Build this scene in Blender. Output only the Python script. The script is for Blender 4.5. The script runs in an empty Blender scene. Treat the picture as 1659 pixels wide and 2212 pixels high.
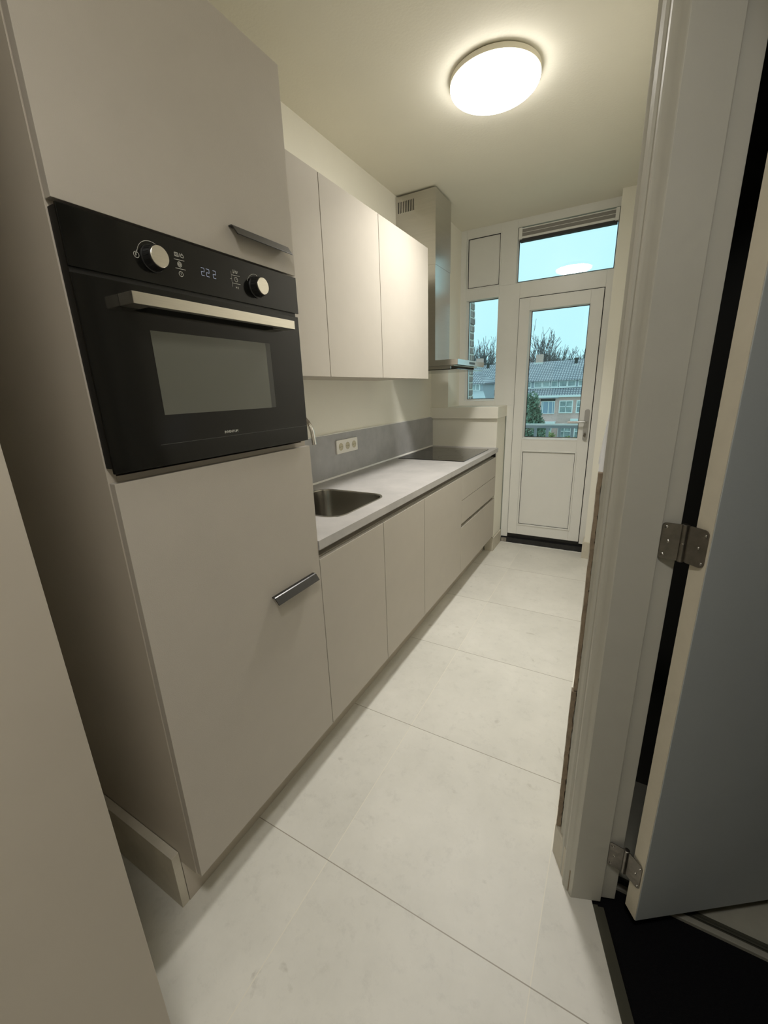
import bpy, bmesh, math, random
from mathutils import Vector, Matrix
random.seed(7)
sc = bpy.context.scene
C = sc.collection
PI = math.pi

# ------------------------------------------------------------------ materials
def new_mat(name):
    m = bpy.data.materials.new(name); m.use_nodes = True
    nt = m.node_tree; nt.nodes.clear()
    out = nt.nodes.new('ShaderNodeOutputMaterial')
    return m, nt, out
def N(nt, t, **kw):
    n = nt.nodes.new(t)
    for k, v in kw.items():
        if k in n.inputs: n.inputs[k].default_value = v
        else: setattr(n, k, v)
    return n
def princ(name, col, rough=0.5, metal=0.0, var=0.0, vscale=6.0, bump=0.0, bscale=200.0, spec=0.5, stretch=None, col2=None, coat=0.0, aniso=0.0):
    """Principled with optional noise mottling between col and col2, and fine noise bump."""
    m, nt, out = new_mat(name)
    b = N(nt, 'ShaderNodeBsdfPrincipled'); b.inputs['Roughness'].default_value = rough
    b.inputs['Metallic'].default_value = metal
    b.inputs['Specular IOR Level'].default_value = spec
    b.inputs['Coat Weight'].default_value = coat
    b.inputs['Base Color'].default_value = (*col, 1)
    if aniso: b.inputs['Anisotropic'].default_value = aniso
    nt.links.new(b.outputs[0], out.inputs[0])
    tc = N(nt, 'ShaderNodeTexCoord'); src = tc.outputs['Object']
    if stretch:
        mp = N(nt, 'ShaderNodeMapping'); mp.inputs['Scale'].default_value = stretch
        nt.links.new(src, mp.inputs[0]); src = mp.outputs[0]
    if var or col2:
        no = N(nt, 'ShaderNodeTexNoise'); no.inputs['Scale'].default_value = vscale; no.inputs['Detail'].default_value = 8
        no.inputs['Roughness'].default_value = 0.62
        nt.links.new(src, no.inputs['Vector'])
        mr = N(nt, 'ShaderNodeMapRange'); mr.inputs['From Min'].default_value = 0.32; mr.inputs['From Max'].default_value = 0.68
        nt.links.new(no.outputs['Fac'], mr.inputs['Value'])
        mx = N(nt, 'ShaderNodeMix', data_type='RGBA')
        c2 = col2 if col2 else tuple(c*(1-var) for c in col)
        mx.inputs[6].default_value = (*c2, 1); mx.inputs[7].default_value = (*col, 1)
        nt.links.new(mr.outputs[0], mx.inputs[0]); nt.links.new(mx.outputs[2], b.inputs['Base Color'])
    if bump:
        n2 = N(nt, 'ShaderNodeTexNoise'); n2.inputs['Scale'].default_value = bscale; n2.inputs['Detail'].default_value = 3
        nt.links.new(src, n2.inputs['Vector'])
        bp = N(nt, 'ShaderNodeBump'); bp.inputs['Strength'].default_value = bump; bp.inputs['Distance'].default_value = 0.002
        nt.links.new(n2.outputs['Fac'], bp.inputs['Height']); nt.links.new(bp.outputs[0], b.inputs['Normal'])
    return m
def emis(name, col, s):
    m, nt, out = new_mat(name); e = N(nt, 'ShaderNodeEmission'); e.inputs[0].default_value = (*col, 1); e.inputs[1].default_value = s
    nt.links.new(e.outputs[0], out.inputs[0]); return m
def glass(name, tint=(0.97, 1.0, 1.0), ior=1.45):
    m, nt, out = new_mat(name)
    t = N(nt, 'ShaderNodeBsdfTransparent'); t.inputs[0].default_value = (*tint, 1)
    g = N(nt, 'ShaderNodeBsdfGlossy'); g.inputs['Roughness'].default_value = 0.0
    f = N(nt, 'ShaderNodeFresnel'); f.inputs[0].default_value = ior
    mx = N(nt, 'ShaderNodeMixShader')
    nt.links.new(f.outputs[0], mx.inputs[0]); nt.links.new(t.outputs[0], mx.inputs[1]); nt.links.new(g.outputs[0], mx.inputs[2])
    nt.links.new(mx.outputs[0], out.inputs[0]); return m

def math_node(nt, op, a, b=None, c=None):
    n = nt.nodes.new('ShaderNodeMath'); n.operation = op
    for i, v in enumerate((a, b, c)):
        if v is None: continue
        if isinstance(v, (int, float)): n.inputs[i].default_value = v
        else: nt.links.new(v, n.inputs[i])
    return n.outputs[0]

def tile_floor():
    """0.6 m square porcelain tiles, thin grout lines, cloudy mottling and a few scuffs."""
    m, nt, out = new_mat('floor_tile')
    b = N(nt, 'ShaderNodeBsdfPrincipled'); nt.links.new(b.outputs[0], out.inputs[0])
    tc = N(nt, 'ShaderNodeTexCoord'); sp = N(nt, 'ShaderNodeSeparateXYZ'); nt.links.new(tc.outputs['Object'], sp.inputs[0])
    u = math_node(nt, 'DIVIDE', math_node(nt, 'SUBTRACT', sp.outputs[0], 0.205), 0.6)
    v = math_node(nt, 'DIVIDE', math_node(nt, 'SUBTRACT', sp.outputs[1], 0.270), 0.6)
    fu = math_node(nt, 'FRACT', u); fv = math_node(nt, 'FRACT', v)
    du = math_node(nt, 'MINIMUM', fu, math_node(nt, 'SUBTRACT', 1.0, fu))
    dv = math_node(nt, 'MINIMUM', fv, math_node(nt, 'SUBTRACT', 1.0, fv))
    gu = math_node(nt, 'LESS_THAN', du, 0.0022)
    gv = math_node(nt, 'LESS_THAN', dv, 0.0024)
    # per tile tone
    cx = N(nt, 'ShaderNodeCombineXYZ'); nt.links.new(math_node(nt, 'FLOOR', u), cx.inputs[0]); nt.links.new(math_node(nt, 'FLOOR', v), cx.inputs[1])
    wn = N(nt, 'ShaderNodeTexWhiteNoise'); wn.noise_dimensions = '3D'; nt.links.new(cx.outputs[0], wn.inputs['Vector'])
    add = N(nt, 'ShaderNodeVectorMath'); add.operation = 'MULTIPLY_ADD'
    nt.links.new(wn.outputs['Color'], add.inputs[0]); add.inputs[1].default_value = (9, 9, 9); nt.links.new(tc.outputs['Object'], add.inputs[2])
    n1 = N(nt, 'ShaderNodeTexNoise'); n1.inputs['Scale'].default_value = 2.3; n1.inputs['Detail'].default_value = 9; n1.inputs['Roughness'].default_value = 0.68
    nt.links.new(add.outputs[0], n1.inputs['Vector'])
    n2 = N(nt, 'ShaderNodeTexNoise'); n2.inputs['Scale'].default_value = 26; n2.inputs['Detail'].default_value = 6; n2.inputs['Roughness'].default_value = 0.7
    nt.links.new(add.outputs[0], n2.inputs['Vector'])
    r1 = N(nt, 'ShaderNodeValToRGB'); r1.color_ramp.elements[0].position = 0.30; r1.color_ramp.elements[0].color = (0.60, 0.59, 0.535, 1)
    r1.color_ramp.elements[1].position = 0.68; r1.color_ramp.elements[1].color = (0.73, 0.715, 0.655, 1)
    nt.links.new(n1.outputs['Fac'], r1.inputs[0])
    r2 = N(nt, 'ShaderNodeValToRGB'); r2.color_ramp.elements[0].position = 0.22; r2.color_ramp.elements[0].color = (0.74, 0.74, 0.74, 1)
    r2.color_ramp.elements[1].position = 0.46; r2.color_ramp.elements[1].color = (1, 1, 1, 1)
    nt.links.new(n2.outputs['Fac'], r2.inputs[0])
    mu = N(nt, 'ShaderNodeMix', data_type='RGBA', blend_type='MULTIPLY'); mu.inputs[0].default_value = 0.5
    nt.links.new(r1.outputs[0], mu.inputs[6]); nt.links.new(r2.outputs[0], mu.inputs[7])
    # sparse dusty scuffs
    n3 = N(nt, 'ShaderNodeTexNoise'); n3.inputs['Scale'].default_value = 7; n3.inputs['Detail'].default_value = 10; n3.inputs['Distortion'].default_value = 1.6
    nt.links.new(tc.outputs['Object'], n3.inputs['Vector'])
    r3 = N(nt, 'ShaderNodeValToRGB'); r3.color_ramp.elements[0].position = 0.66; r3.color_ramp.elements[0].color = (0, 0, 0, 1)
    r3.color_ramp.elements[1].position = 0.74; r3.color_ramp.elements[1].color = (1, 1, 1, 1)
    nt.links.new(n3.outputs['Fac'], r3.inputs[0])
    sc3 = N(nt, 'ShaderNodeMix', data_type='RGBA'); sc3.inputs[7].default_value = (0.42, 0.40, 0.345, 1)
    nt.links.new(math_node(nt, 'MULTIPLY', r3.outputs[0], 0.55), sc3.inputs[0]); nt.links.new(mu.outputs[2], sc3.inputs[6])
    # grout: light along the room, dark across it
    m1 = N(nt, 'ShaderNodeMix', data_type='RGBA'); m1.inputs[7].default_value = (0.74, 0.71, 0.62, 1)
    nt.links.new(gu, m1.inputs[0]); nt.links.new(sc3.outputs[2], m1.inputs[6])
    m2 = N(nt, 'ShaderNodeMix', data_type='RGBA'); m2.inputs[7].default_value = (0.34, 0.315, 0.26, 1)
    nt.links.new(gv, m2.inputs[0]); nt.links.new(m1.outputs[2], m2.inputs[6])
    nt.links.new(m2.outputs[2], b.inputs['Base Color'])
    rr = N(nt, 'ShaderNodeMapRange'); rr.inputs['To Min'].default_value = 0.38; rr.inputs['To Max'].default_value = 0.55
    nt.links.new(n2.outputs['Fac'], rr.inputs['Value']); nt.links.new(rr.outputs[0], b.inputs['Roughness'])
    h = math_node(nt, 'SUBTRACT', math_node(nt, 'MULTIPLY', n2.outputs['Fac'], 0.12), math_node(nt, 'MAXIMUM', gu, gv))
    bp = N(nt, 'ShaderNodeBump'); bp.inputs['Strength'].default_value = 0.35; bp.inputs['Distance'].default_value = 0.002
    nt.links.new(h, bp.inputs['Height']); nt.links.new(bp.outputs[0], b.inputs['Normal'])
    return m

def brick_mat(name, c1, c2, mortar, sx, sz, axis='x'):
    m, nt, out = new_mat(name)
    b = N(nt, 'ShaderNodeBsdfPrincipled'); b.inputs['Roughness'].default_value = 0.9; nt.links.new(b.outputs[0], out.inputs[0])
    tc = N(nt, 'ShaderNodeTexCoord'); sp = N(nt, 'ShaderNodeSeparateXYZ'); nt.links.new(tc.outputs['Object'], sp.inputs[0])
    cb = N(nt, 'ShaderNodeCombineXYZ')
    nt.links.new(sp.outputs[0 if axis == 'x' else 1], cb.inputs[0]); nt.links.new(sp.outputs[2], cb.inputs[1])
    br = N(nt, 'ShaderNodeTexBrick'); br.inputs['Scale'].default_value = 1.0
    br.inputs['Brick Width'].default_value = sx; br.inputs['Row Height'].default_value = sz
    br.inputs['Mortar Size'].default_value = sz*0.11; br.inputs['Bias'].default_value = 0.0
    br.inputs['Color1'].default_value = (*c1, 1); br.inputs['Color2'].default_value = (*c2, 1); br.inputs['Mortar'].default_value = (*mortar, 1)
    nt.links.new(cb.outputs[0], br.inputs['Vector']); 
    no = N(nt, 'ShaderNodeTexNoise'); no.inputs['Scale'].default_value = 20; nt.links.new(tc.outputs['Object'], no.inputs['Vector'])
    mu = N(nt, 'ShaderNodeMix', data_type='RGBA', blend_type='OVERLAY'); mu.inputs[0].default_value = 0.5
    nt.links.new(br.outputs['Color'], mu.inputs[6]); nt.links.new(no.outputs['Fac'], mu.inputs[7])
    nt.links.new(mu.outputs[2], b.inputs['Base Color'])
    bp = N(nt, 'ShaderNodeBump'); bp.inputs['Strength'].default_value = 0.6; bp.inputs['Distance'].default_value = 0.01
    nt.links.new(br.outputs['Fac'], bp.inputs['Height']); bp.invert = True
    nt.links.new(bp.outputs[0], b.inputs['Normal'])
    return m

def rooftile_mat():
    m, nt, out = new_mat('roof_tiles')
    b = N(nt, 'ShaderNodeBsdfPrincipled'); b.inputs['Roughness'].default_value = 0.8; nt.links.new(b.outputs[0], out.inputs[0])
    tc = N(nt, 'ShaderNodeTexCoord'); sp = N(nt, 'ShaderNodeSeparateXYZ'); nt.links.new(tc.outputs['Object'], sp.inputs[0])
    w1 = math_node(nt, 'FRACT', math_node(nt, 'DIVIDE', sp.outputs[0], 0.24))
    w2 = math_node(nt, 'FRACT', math_node(nt, 'DIVIDE', sp.outputs[2], 0.175))
    a = math_node(nt, 'MULTIPLY', math_node(nt, 'GREATER_THAN', w1, 0.35), math_node(nt, 'GREATER_THAN', w2, 0.3))
    no = N(nt, 'ShaderNodeTexNoise'); no.inputs['Scale'].default_value = 3; no.inputs['Detail'].default_value = 6; nt.links.new(tc.outputs['Object'], no.inputs['Vector'])
    f = math_node(nt, 'MULTIPLY', a, math_node(nt, 'ADD', 0.55, no.outputs['Fac']))
    mx = N(nt, 'ShaderNodeMix', data_type='RGBA'); mx.inputs[6].default_value = (0.19, 0.19, 0.22, 1); mx.inputs[7].default_value = (0.52, 0.50, 0.53, 1)
    nt.links.new(f, mx.inputs[0]); nt.links.new(mx.outputs[2], b.inputs['Base Color'])
    return m

M = {}
M['wall'] = princ('cream_wall_paint', (0.84, 0.82, 0.73), 0.75, var=0.03, vscale=3, bump=0.25, bscale=120)
M['ceiling'] = princ('ceiling_paint', (0.79, 0.765, 0.66), 0.8, var=0.03, vscale=2, bump=0.3, bscale=90)
M['floor'] = tile_floor()
M['skirt'] = princ('tile_skirting', (0.62, 0.58, 0.48), 0.5, var=0.15, vscale=14)
M['white_paint'] = princ('white_gloss_paint', (0.50, 0.49, 0.43), 0.5, var=0.05, vscale=9, bump=0.3, bscale=60)
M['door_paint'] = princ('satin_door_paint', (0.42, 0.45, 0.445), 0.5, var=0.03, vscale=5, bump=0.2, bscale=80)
M['door_edge'] = princ('bare_door_edge', (0.66, 0.61, 0.49), 0.5, var=0.06, vscale=20)
M['upvc'] = princ('white_upvc', (0.77, 0.77, 0.735), 0.32, var=0.03, vscale=7)
M['gasket'] = princ('black_rubber_gasket', (0.03, 0.03, 0.03), 0.6)
M['lam'] = princ('greige_laminate', (0.485, 0.45, 0.395), 0.56, spec=0.22, var=0.035, vscale=9, bump=0.12, bscale=400)
M['lam_edge'] = princ('light_laminate_edging', (0.66, 0.60, 0.51), 0.4)
M['carcass'] = princ('greige_carcass_board', (0.50, 0.455, 0.385), 0.5, var=0.03, vscale=8)
M['worktop'] = princ('concrete_look_worktop', (0.50, 0.48, 0.465), 0.42, col2=(0.40, 0.39, 0.38), vscale=7, bump=0.1, bscale=250)
M['splash'] = princ('concrete_look_backsplash', (0.43, 0.43, 0.435), 0.45, col2=(0.355, 0.355, 0.36), vscale=9)
M['caulk'] = princ('white_sealant', (0.82, 0.81, 0.77), 0.35)
M['grip'] = princ('anodised_grip_channel', (0.40, 0.37, 0.32), 0.5, metal=0.35)
M['steel'] = princ('brushed_steel', (0.60, 0.585, 0.55), 0.22, metal=1.0, var=0.06, vscale=3, stretch=(1, 1, 30), bump=0.05, bscale=60)
M['steel_sink'] = princ('satin_sink_steel', (0.44, 0.42, 0.38), 0.24, metal=1.0)
M['chrome'] = princ('polished_chrome', (0.72, 0.70, 0.67), 0.08, metal=1.0)
M['alu'] = princ('brushed_aluminium', (0.80, 0.76, 0.67), 0.32, metal=1.0, var=0.1, vscale=10, stretch=(4, 1, 60))
M['black_glass'] = princ('black_oven_glass', (0.007, 0.007, 0.006), 0.12, spec=0.36)
M['black_plastic'] = princ('black_plastic', (0.012, 0.012, 0.012), 0.4)
M['oven_pane'] = princ('oven_window_reflection_grey', (0.115, 0.118, 0.098), 0.25, spec=0.6)
M['oven_pane_side'] = princ('dark_oven_window_edge', (0.045, 0.046, 0.042), 0.3)
M['hob_glass'] = princ('black_hob_glass', (0.016, 0.014, 0.012), 0.07, spec=0.6)
M['handle_black'] = princ('black_anodised_handle', (0.018, 0.017, 0.016), 0.28, spec=0.6)
M['icon'] = princ('printed_grey_marking', (0.55, 0.55, 0.50), 0.5)
M['led'] = emis('white_display_segment', (0.75, 0.82, 1.0), 0.42)
M['plastic_white'] = princ('white_socket_plastic', (0.80, 0.78, 0.72), 0.25)
M['socket_hole'] = princ('beige_socket_well', (0.50, 0.46, 0.33), 0.5)
M['diffuser'] = emis('lit_opal_diffuser', (1.0, 0.96, 0.89), 21.0)
M['lamp_base'] = princ('white_lamp_base', (0.80, 0.76, 0.62), 0.5)
M['glass'] = glass('window_glass')
M['visor'] = glass('clear_visor_glass', (0.93, 0.96, 0.94), 1.5)
M['satin'] = princ('satin_silver_handle', (0.50, 0.50, 0.49), 0.35, metal=0.75)
M['grille'] = princ('grey_vent_mesh', (0.24, 0.23, 0.215), 0.6)
M['hinge'] = princ('tarnished_hinge_steel', (0.27, 0.25, 0.22), 0.36, metal=1.0, var=0.3, vscale=40, bump=0.3, bscale=90)
M['screw'] = princ('zinc_screw', (0.55, 0.53, 0.48), 0.3, metal=1.0)
M['black_sill'] = princ('black_damp_membrane', (0.018, 0.018, 0.019), 0.45, var=0.5, vscale=30, bump=0.8, bscale=50)
M['rubble'] = princ('rough_mortar', (0.36, 0.33, 0.28), 0.9, var=0.6, vscale=40, bump=1.0, bscale=60)
M['raw_edge'] = princ('raw_brown_plaster_edge', (0.33, 0.26, 0.18), 0.85, col2=(0.19, 0.145, 0.10), vscale=26, bump=1.0, bscale=80)
M['carpet'] = princ('black_carpet', (0.006, 0.006, 0.007), 1.0, bump=1.0, bscale=500, spec=0.1)
M['threshold'] = princ('dark_metal_threshold', (0.085, 0.083, 0.062), 0.45, metal=0.5)
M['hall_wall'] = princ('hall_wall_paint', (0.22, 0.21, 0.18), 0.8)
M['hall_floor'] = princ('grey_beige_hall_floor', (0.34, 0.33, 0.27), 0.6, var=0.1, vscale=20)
M['dark_parts_and_shade'] = princ('dark_parts_and_hall_shade', (0.05, 0.05, 0.042), 0.6)  # the hall's lack of light put into the colour; also dark outside parts
M['foil'] = princ('white_plastic_foil', (0.84, 0.85, 0.87), 0.3)
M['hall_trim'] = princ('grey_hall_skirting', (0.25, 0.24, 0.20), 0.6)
# outside
M['ext_white'] = princ('white_exterior_paint', (0.92, 0.92, 0.92), 0.5)
M['rail_grey'] = princ('grey_blue_railing_paint', (0.42, 0.46, 0.52), 0.5)
M['brick_near'] = brick_mat('brown_brick_pier', (0.40, 0.32, 0.29), (0.30, 0.25, 0.23), (0.72, 0.68, 0.62), 0.215, 0.0625, 'y')
M['brick_far'] = brick_mat('red_brown_facade_brick', (0.84, 0.53, 0.49), (0.74, 0.47, 0.43), (0.80, 0.62, 0.56), 0.22, 0.075)
M['roof'] = rooftile_mat()
M['far_glass'] = princ('facade_window_glass', (0.20, 0.25, 0.27), 0.1, col2=(0.55, 0.62, 0.62), vscale=1.3)
M['blue_panel'] = princ('blue_grey_window_panel', (0.30, 0.40, 0.52), 0.3)
M['bark'] = princ('pale_grey_bark', (0.17, 0.16, 0.16), 0.9)
M['leaf'] = princ('evergreen_foliage', (0.27, 0.37, 0.27), 0.8, col2=(0.10, 0.16, 0.11), vscale=4)
M['hedge'] = princ('yellow_green_foliage', (0.42, 0.44, 0.19), 0.8, col2=(0.28, 0.33, 0.13), vscale=5)
M['grass'] = princ('garden_grass', (0.42, 0.46, 0.33), 0.95, var=0.4, vscale=1.0)
M['chimney'] = brick_mat('chimney_brick', (0.72, 0.46, 0.38), (0.65, 0.42, 0.35), (0.66, 0.52, 0.46), 0.22, 0.09)
M['lead'] = princ('pale_lead_flashing', (0.7, 0.7, 0.68), 0.6)
M['zinc'] = princ('zinc_sheet_roof', (0.56, 0.60, 0.63), 0.5, var=0.1, vscale=3)

# ------------------------------------------------------------------ geometry helpers
def BM(): return bmesh.new()
def box(bm, x0, x1, y0, y1, z0, z1, bev=0.0, seg=2):
    vs = [bm.verts.new((x, y, z)) for x in (x0, x1) for y in (y0, y1) for z in (z0, z1)]
    idx = [(0, 1, 3, 2), (4, 6, 7, 5), (0, 4, 5, 1), (2, 3, 7, 6), (0, 2, 6, 4), (1, 5, 7, 3)]
    fs = [bm.faces.new([vs[i] for i in f]) for f in idx]
    if bev:
        es = list({e for f in fs for e in f.edges})
        bmesh.ops.bevel(bm, geom=es, offset=bev, segments=seg, affect='EDGES', profile=0.5)
def prism(bm, pts, z0, z1, ax='z', bev=0.0):
    """Extrude a 2-D polygon along an axis. ax z: (x,y); ax y: (x,z); ax x: (y,z)."""
    def P(a, b, c):
        return {'z': (a, b, c), 'y': (a, c, b), 'x': (c, a, b)}[ax]
    lo = [bm.verts.new(P(a, b, z0)) for a, b in pts]; hi = [bm.verts.new(P(a, b, z1)) for a, b in pts]
    n = len(pts); fs = []
    fs.append(bm.faces.new(lo)); fs.append(bm.faces.new(hi))
    for i in range(n):
        fs.append(bm.faces.new([lo[i], lo[(i+1) % n], hi[(i+1) % n], hi[i]]))
    bmesh.ops.recalc_face_normals(bm, faces=fs)
    if bev:
        es = list({e for f in fs for e in f.edges})
        bmesh.ops.bevel(bm, geom=es, offset=bev, segments=2, affect='EDGES', profile=0.5)
def lathe(bm, prof, origin, axis='z', n=48, cap=True):
    """prof: list of (radius, height along axis)."""
    o = Vector(origin); rings = []
    def P(r, t, h):
        c, s = r*math.cos(t), r*math.sin(t)
        return o + Vector({'z': (c, s, h), 'x': (h, c, s), 'y': (c, h, s)}[axis])
    for r, h in prof:
        rings.append([bm.verts.new(P(max(r, 1e-5), 2*PI*i/n, h)) for i in range(n)])
    fs = []
    for a, b in zip(rings, rings[1:]):
        for i in range(n):
            fs.append(bm.faces.new([a[i], a[(i+1) % n], b[(i+1) % n], b[i]]))
    if cap:
        fs.append(bm.faces.new(rings[0])); fs.append(bm.faces.new(rings[-1]))
    bmesh.ops.recalc_face_normals(bm, faces=fs)
def tube(bm, pts, rad, n=12, cap=True):
    pts = [Vector(p) for p in pts]; k = len(pts)
    rads = rad if isinstance(rad, (list, tuple)) else [rad]*k
    rings = []; up = None
    for i, p in enumerate(pts):
        d = (pts[min(i+1, k-1)]-pts[max(i-1, 0)]).normalized()
        if up is None: up = d.orthogonal().normalized()
        up = (up-d*up.dot(d)); up = up.normalized() if up.length > 1e-6 else d.orthogonal().normalized()
        s = d.cross(up)
        rings.append([bm.verts.new(p+rads[i]*(math.cos(2*PI*j/n)*up+math.sin(2*PI*j/n)*s)) for j in range(n)])
    fs = []
    for a, b in zip(rings, rings[1:]):
        for j in range(n): fs.append(bm.faces.new([a[j], a[(j+1) % n], b[(j+1) % n], b[j]]))
    if cap: fs += [bm.faces.new(rings[0]), bm.faces.new(rings[-1])]
    bmesh.ops.recalc_face_normals(bm, faces=fs)
def rrect(x0, x1, y0, y1, r, n=8):
    out = []
    for cx, cy, a in ((x1-r, y1-r, 0), (x0+r, y1-r, 90), (x0+r, y0+r, 180), (x1-r, y0+r, 270)):
        for i in range(n+1):
            t = math.radians(a+90*i/n); out.append((cx+r*math.cos(t), cy+r*math.sin(t)))
    return out
def frame_xz(bm, x0, x1, z0, z1, y0, y1, w, bev=0.002, wb=None, wt=None):
    """Rectangular frame in the xz plane."""
    wb = w if wb is None else wb; wt = w if wt is None else wt
    box(bm, x0, x0+w, y0, y1, z0, z1, bev); box(bm, x1-w, x1, y0, y1, z0, z1, bev)
    box(bm, x0+w, x1-w, y0, y1, z0, z0+wb, bev); box(bm, x0+w, x1-w, y0, y1, z1-wt, z1, bev)

def smooth_by_angle(me, ang=40):
    for p in me.polygons: p.use_smooth = True
    b = bmesh.new(); b.from_mesh(me)
    for e in b.edges:
        e.smooth = (len(e.link_faces) == 2 and e.calc_face_angle(0) < math.radians(ang))
    b.to_mesh(me); b.free()

def root_pos(o):
    p = Vector((0, 0, 0))
    while o is not None: p += o.location; o = o.parent
    return p
def obj(name, bm, mat, parent=None, origin=None, label=None, smooth=True):
    me = bpy.data.meshes.new(name)
    bmesh.ops.recalc_face_normals(bm, faces=bm.faces[:])
    off = root_pos(parent) if parent is not None else Vector((0, 0, 0))
    org = Vector(origin) if origin is not None else off
    bmesh.ops.translate(bm, verts=bm.verts, vec=-org)
    bm.to_mesh(me); bm.free(); me.materials.append(M[mat])
    if smooth: smooth_by_angle(me)
    o = bpy.data.objects.new(name, me); C.objects.link(o)
    if smooth:
        wn = o.modifiers.new('weighted_normal', 'WEIGHTED_NORMAL'); wn.keep_sharp = True; wn.weight = 100
    o.parent = parent; o.location = org-off
    if label: o['label'] = label
    return o
def thing(name, label, cat, loc=(0, 0, 0), group=None, kind=None):
    o = bpy.data.objects.new(name, None); C.objects.link(o); o.location = loc; o.empty_display_size = 0.1
    if label: o['label'] = label
    if cat: o['category'] = cat
    if group: o['group'] = group
    if kind: o['kind'] = kind
    return o
def tag(o, label, cat, group=None, kind=None):
    o['label'] = label; o['category'] = cat
    if group: o['group'] = group
    if kind: o['kind'] = kind
    return o
def struct(name, bm, mat, label=None, parent=None):
    o = obj(name, bm, mat, parent)
    if parent is None: o['kind'] = 'structure'
    if label: o['label'] = label
    return o
def text_mesh(name, body, size, mat, parent, pos, width=None):
    cu = bpy.data.curves.new(name, 'FONT'); cu.body = body; cu.size = size; cu.extrude = 0.0002; cu.align_x = 'CENTER'; cu.align_y = 'CENTER'
    cu.offset = size*0.012
    t = bpy.data.objects.new(name+'_tmp', cu); C.objects.link(t)
    bpy.context.view_layer.update()
    me = bpy.data.meshes.new_from_object(t.evaluated_get(bpy.context.evaluated_depsgraph_get()))
    bpy.data.objects.remove(t)
    me.name = name; me.materials.clear(); me.materials.append(M[mat])
    xs = [v.co.x for v in me.vertices]; k = (width/(max(xs)-min(xs))) if width else 1
    for v in me.vertices: v.co = Vector((v.co.z, v.co.x*k, v.co.y))
    o = bpy.data.objects.new(name, me); C.objects.link(o); o.parent = parent
    o.location = Vector(pos)-root_pos(parent)
    return o

# ------------------------------------------------------------------ key dimensions (metres)
ZC = 2.611      # ceiling
XW = -0.591     # left wall
YB = 3.27       # plane of the window and balcony door frame
YE = 2.997      # end of worktop, low wall
ZW = 0.907      # worktop top

# ------------------------------------------------------------------ room shell
TL0 = (0.926, 0.521); TL1 = (1.335, -0.72)     # kitchen side edge of the threshold strip
bm = BM()
pts = [(-1.6, -3.0), (TL1[0], -3.0), TL1, TL0, (0.90, 0.60), (0.90, 3.45), (-0.75, 3.45), (-1.6, 3.45)]
prism(bm, pts, -0.06, 0.0)
struct('floor', bm, 'floor', 'large cream porcelain floor tiles with thin joints')
bm = BM(); prism(bm, [TL0, TL1, (3.0, -0.72), (3.0, 0.602), (0.90, 0.602)], -0.06, -0.012)
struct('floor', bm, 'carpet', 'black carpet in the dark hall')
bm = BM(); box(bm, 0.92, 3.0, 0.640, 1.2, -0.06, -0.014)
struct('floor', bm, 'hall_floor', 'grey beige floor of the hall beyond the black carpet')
bm = BM(); box(bm, 0.92, 3.0, 0.600, 0.616, -0.05, -0.002, .003); struct('trim_14', bm, 'hall_trim', 'pale metal edge strip along the black carpet')
bm = BM(); box(bm, 0.92, 3.0, 0.6165, 0.624, -0.05, -0.009, .001); box(bm, 0.92, 3.0, 0.6255, 0.632, -0.05, -0.008, .001); box(bm, 0.92, 3.0, 0.6335, 0.642, -0.05, -0.009, .001)
struct('trim_15', bm, 'threshold', 'dark ridged edge strip along the hall floor')
bm = BM(); box(bm, -1.8, 3.1, -3.1, 3.36, ZC, ZC+0.1)
struct('ceiling', bm, 'ceiling', 'smooth cream painted ceiling')
bm = BM(); box(bm, XW-0.15, XW, -0.25, 3.36, -0.02, ZC+0.05)
struct('wall_left', bm, 'wall', 'cream wall behind the kitchen units')
# pilaster at the far left corner, above the sill
bm = BM(); box(bm, XW-0.02, -0.438, YE, YB+0.08, 1.236, ZC+0.02)
struct('wall_back', bm, 'wall', 'narrow cream wall beside the side window')
bm = BM(); box(bm, XW-0.02, -0.015, YE+0.002, YB+0.06, -0.02, 1.147)
struct('wall_back', bm, 'wall', 'low cream wall at the end of the worktop')
bm = BM(); box(bm, XW-0.01, -0.004, YE-0.028, YB+0.03, 1.145, 1.237, 0.004)
struct('trim_1', bm, 'wall', 'thick cream window ledge on the low wall')
# right side: solid behind the kitchen right wall, pilaster at the back
J0 = (0.871, 0.512)
bm = BM(); prism(bm, [(0.826, 3.6), (0.826, 0.612), (0.868, 0.522), (0.930, 0.546), (0.950, 0.590), (0.955, 1.03), (3.0, 1.03), (3.0, 3.6)], -0.05, ZC+0.02)
struct('wall_right', bm, 'wall', 'right wall of the kitchen, running on into the hall')
bm = BM(); box(bm, 0.706, 0.84, 3.14, 3.5, 0, ZC+0.02)
struct('wall_right', bm, 'wall', 'narrow cream pilaster right of the balcony door')
# cladding on the right wall with raw edge, in two heights
bm = BM(); box(bm, 0.8145, 0.828, 0.628, 3.14, 0.60, 1.192)
struct('wall_right', bm, 'wall', 'upper cladding board on the right wall')
bm = BM(); box(bm, 0.8105, 0.828, 0.628, 3.14, 0.0, 0.598)
struct('wall_right', bm, 'wall', 'lower cladding board on the right wall')
def rough_edge(z0, z1, xl, xr, y0, y1):
    b = BM(); n = 46; cols = []
    for i in range(n+1):
        z = z0+(z1-z0)*i/n
        a = xl+random.uniform(0, 0.0022); c = xr+random.uniform(-0.001, 0.003)
        cols.append([b.verts.new(p) for p in ((a, y0, z), (c, y0+random.uniform(0, .002), z), (c, y1, z), (a, y1, z))])
    for p, q in zip(cols, cols[1:]):
        for j in range(4): b.faces.new([p[j], p[(j+1) % 4], q[(j+1) % 4], q[j]])
    b.faces.new(cols[0]); b.faces.new(cols[-1])
    return b
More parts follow.
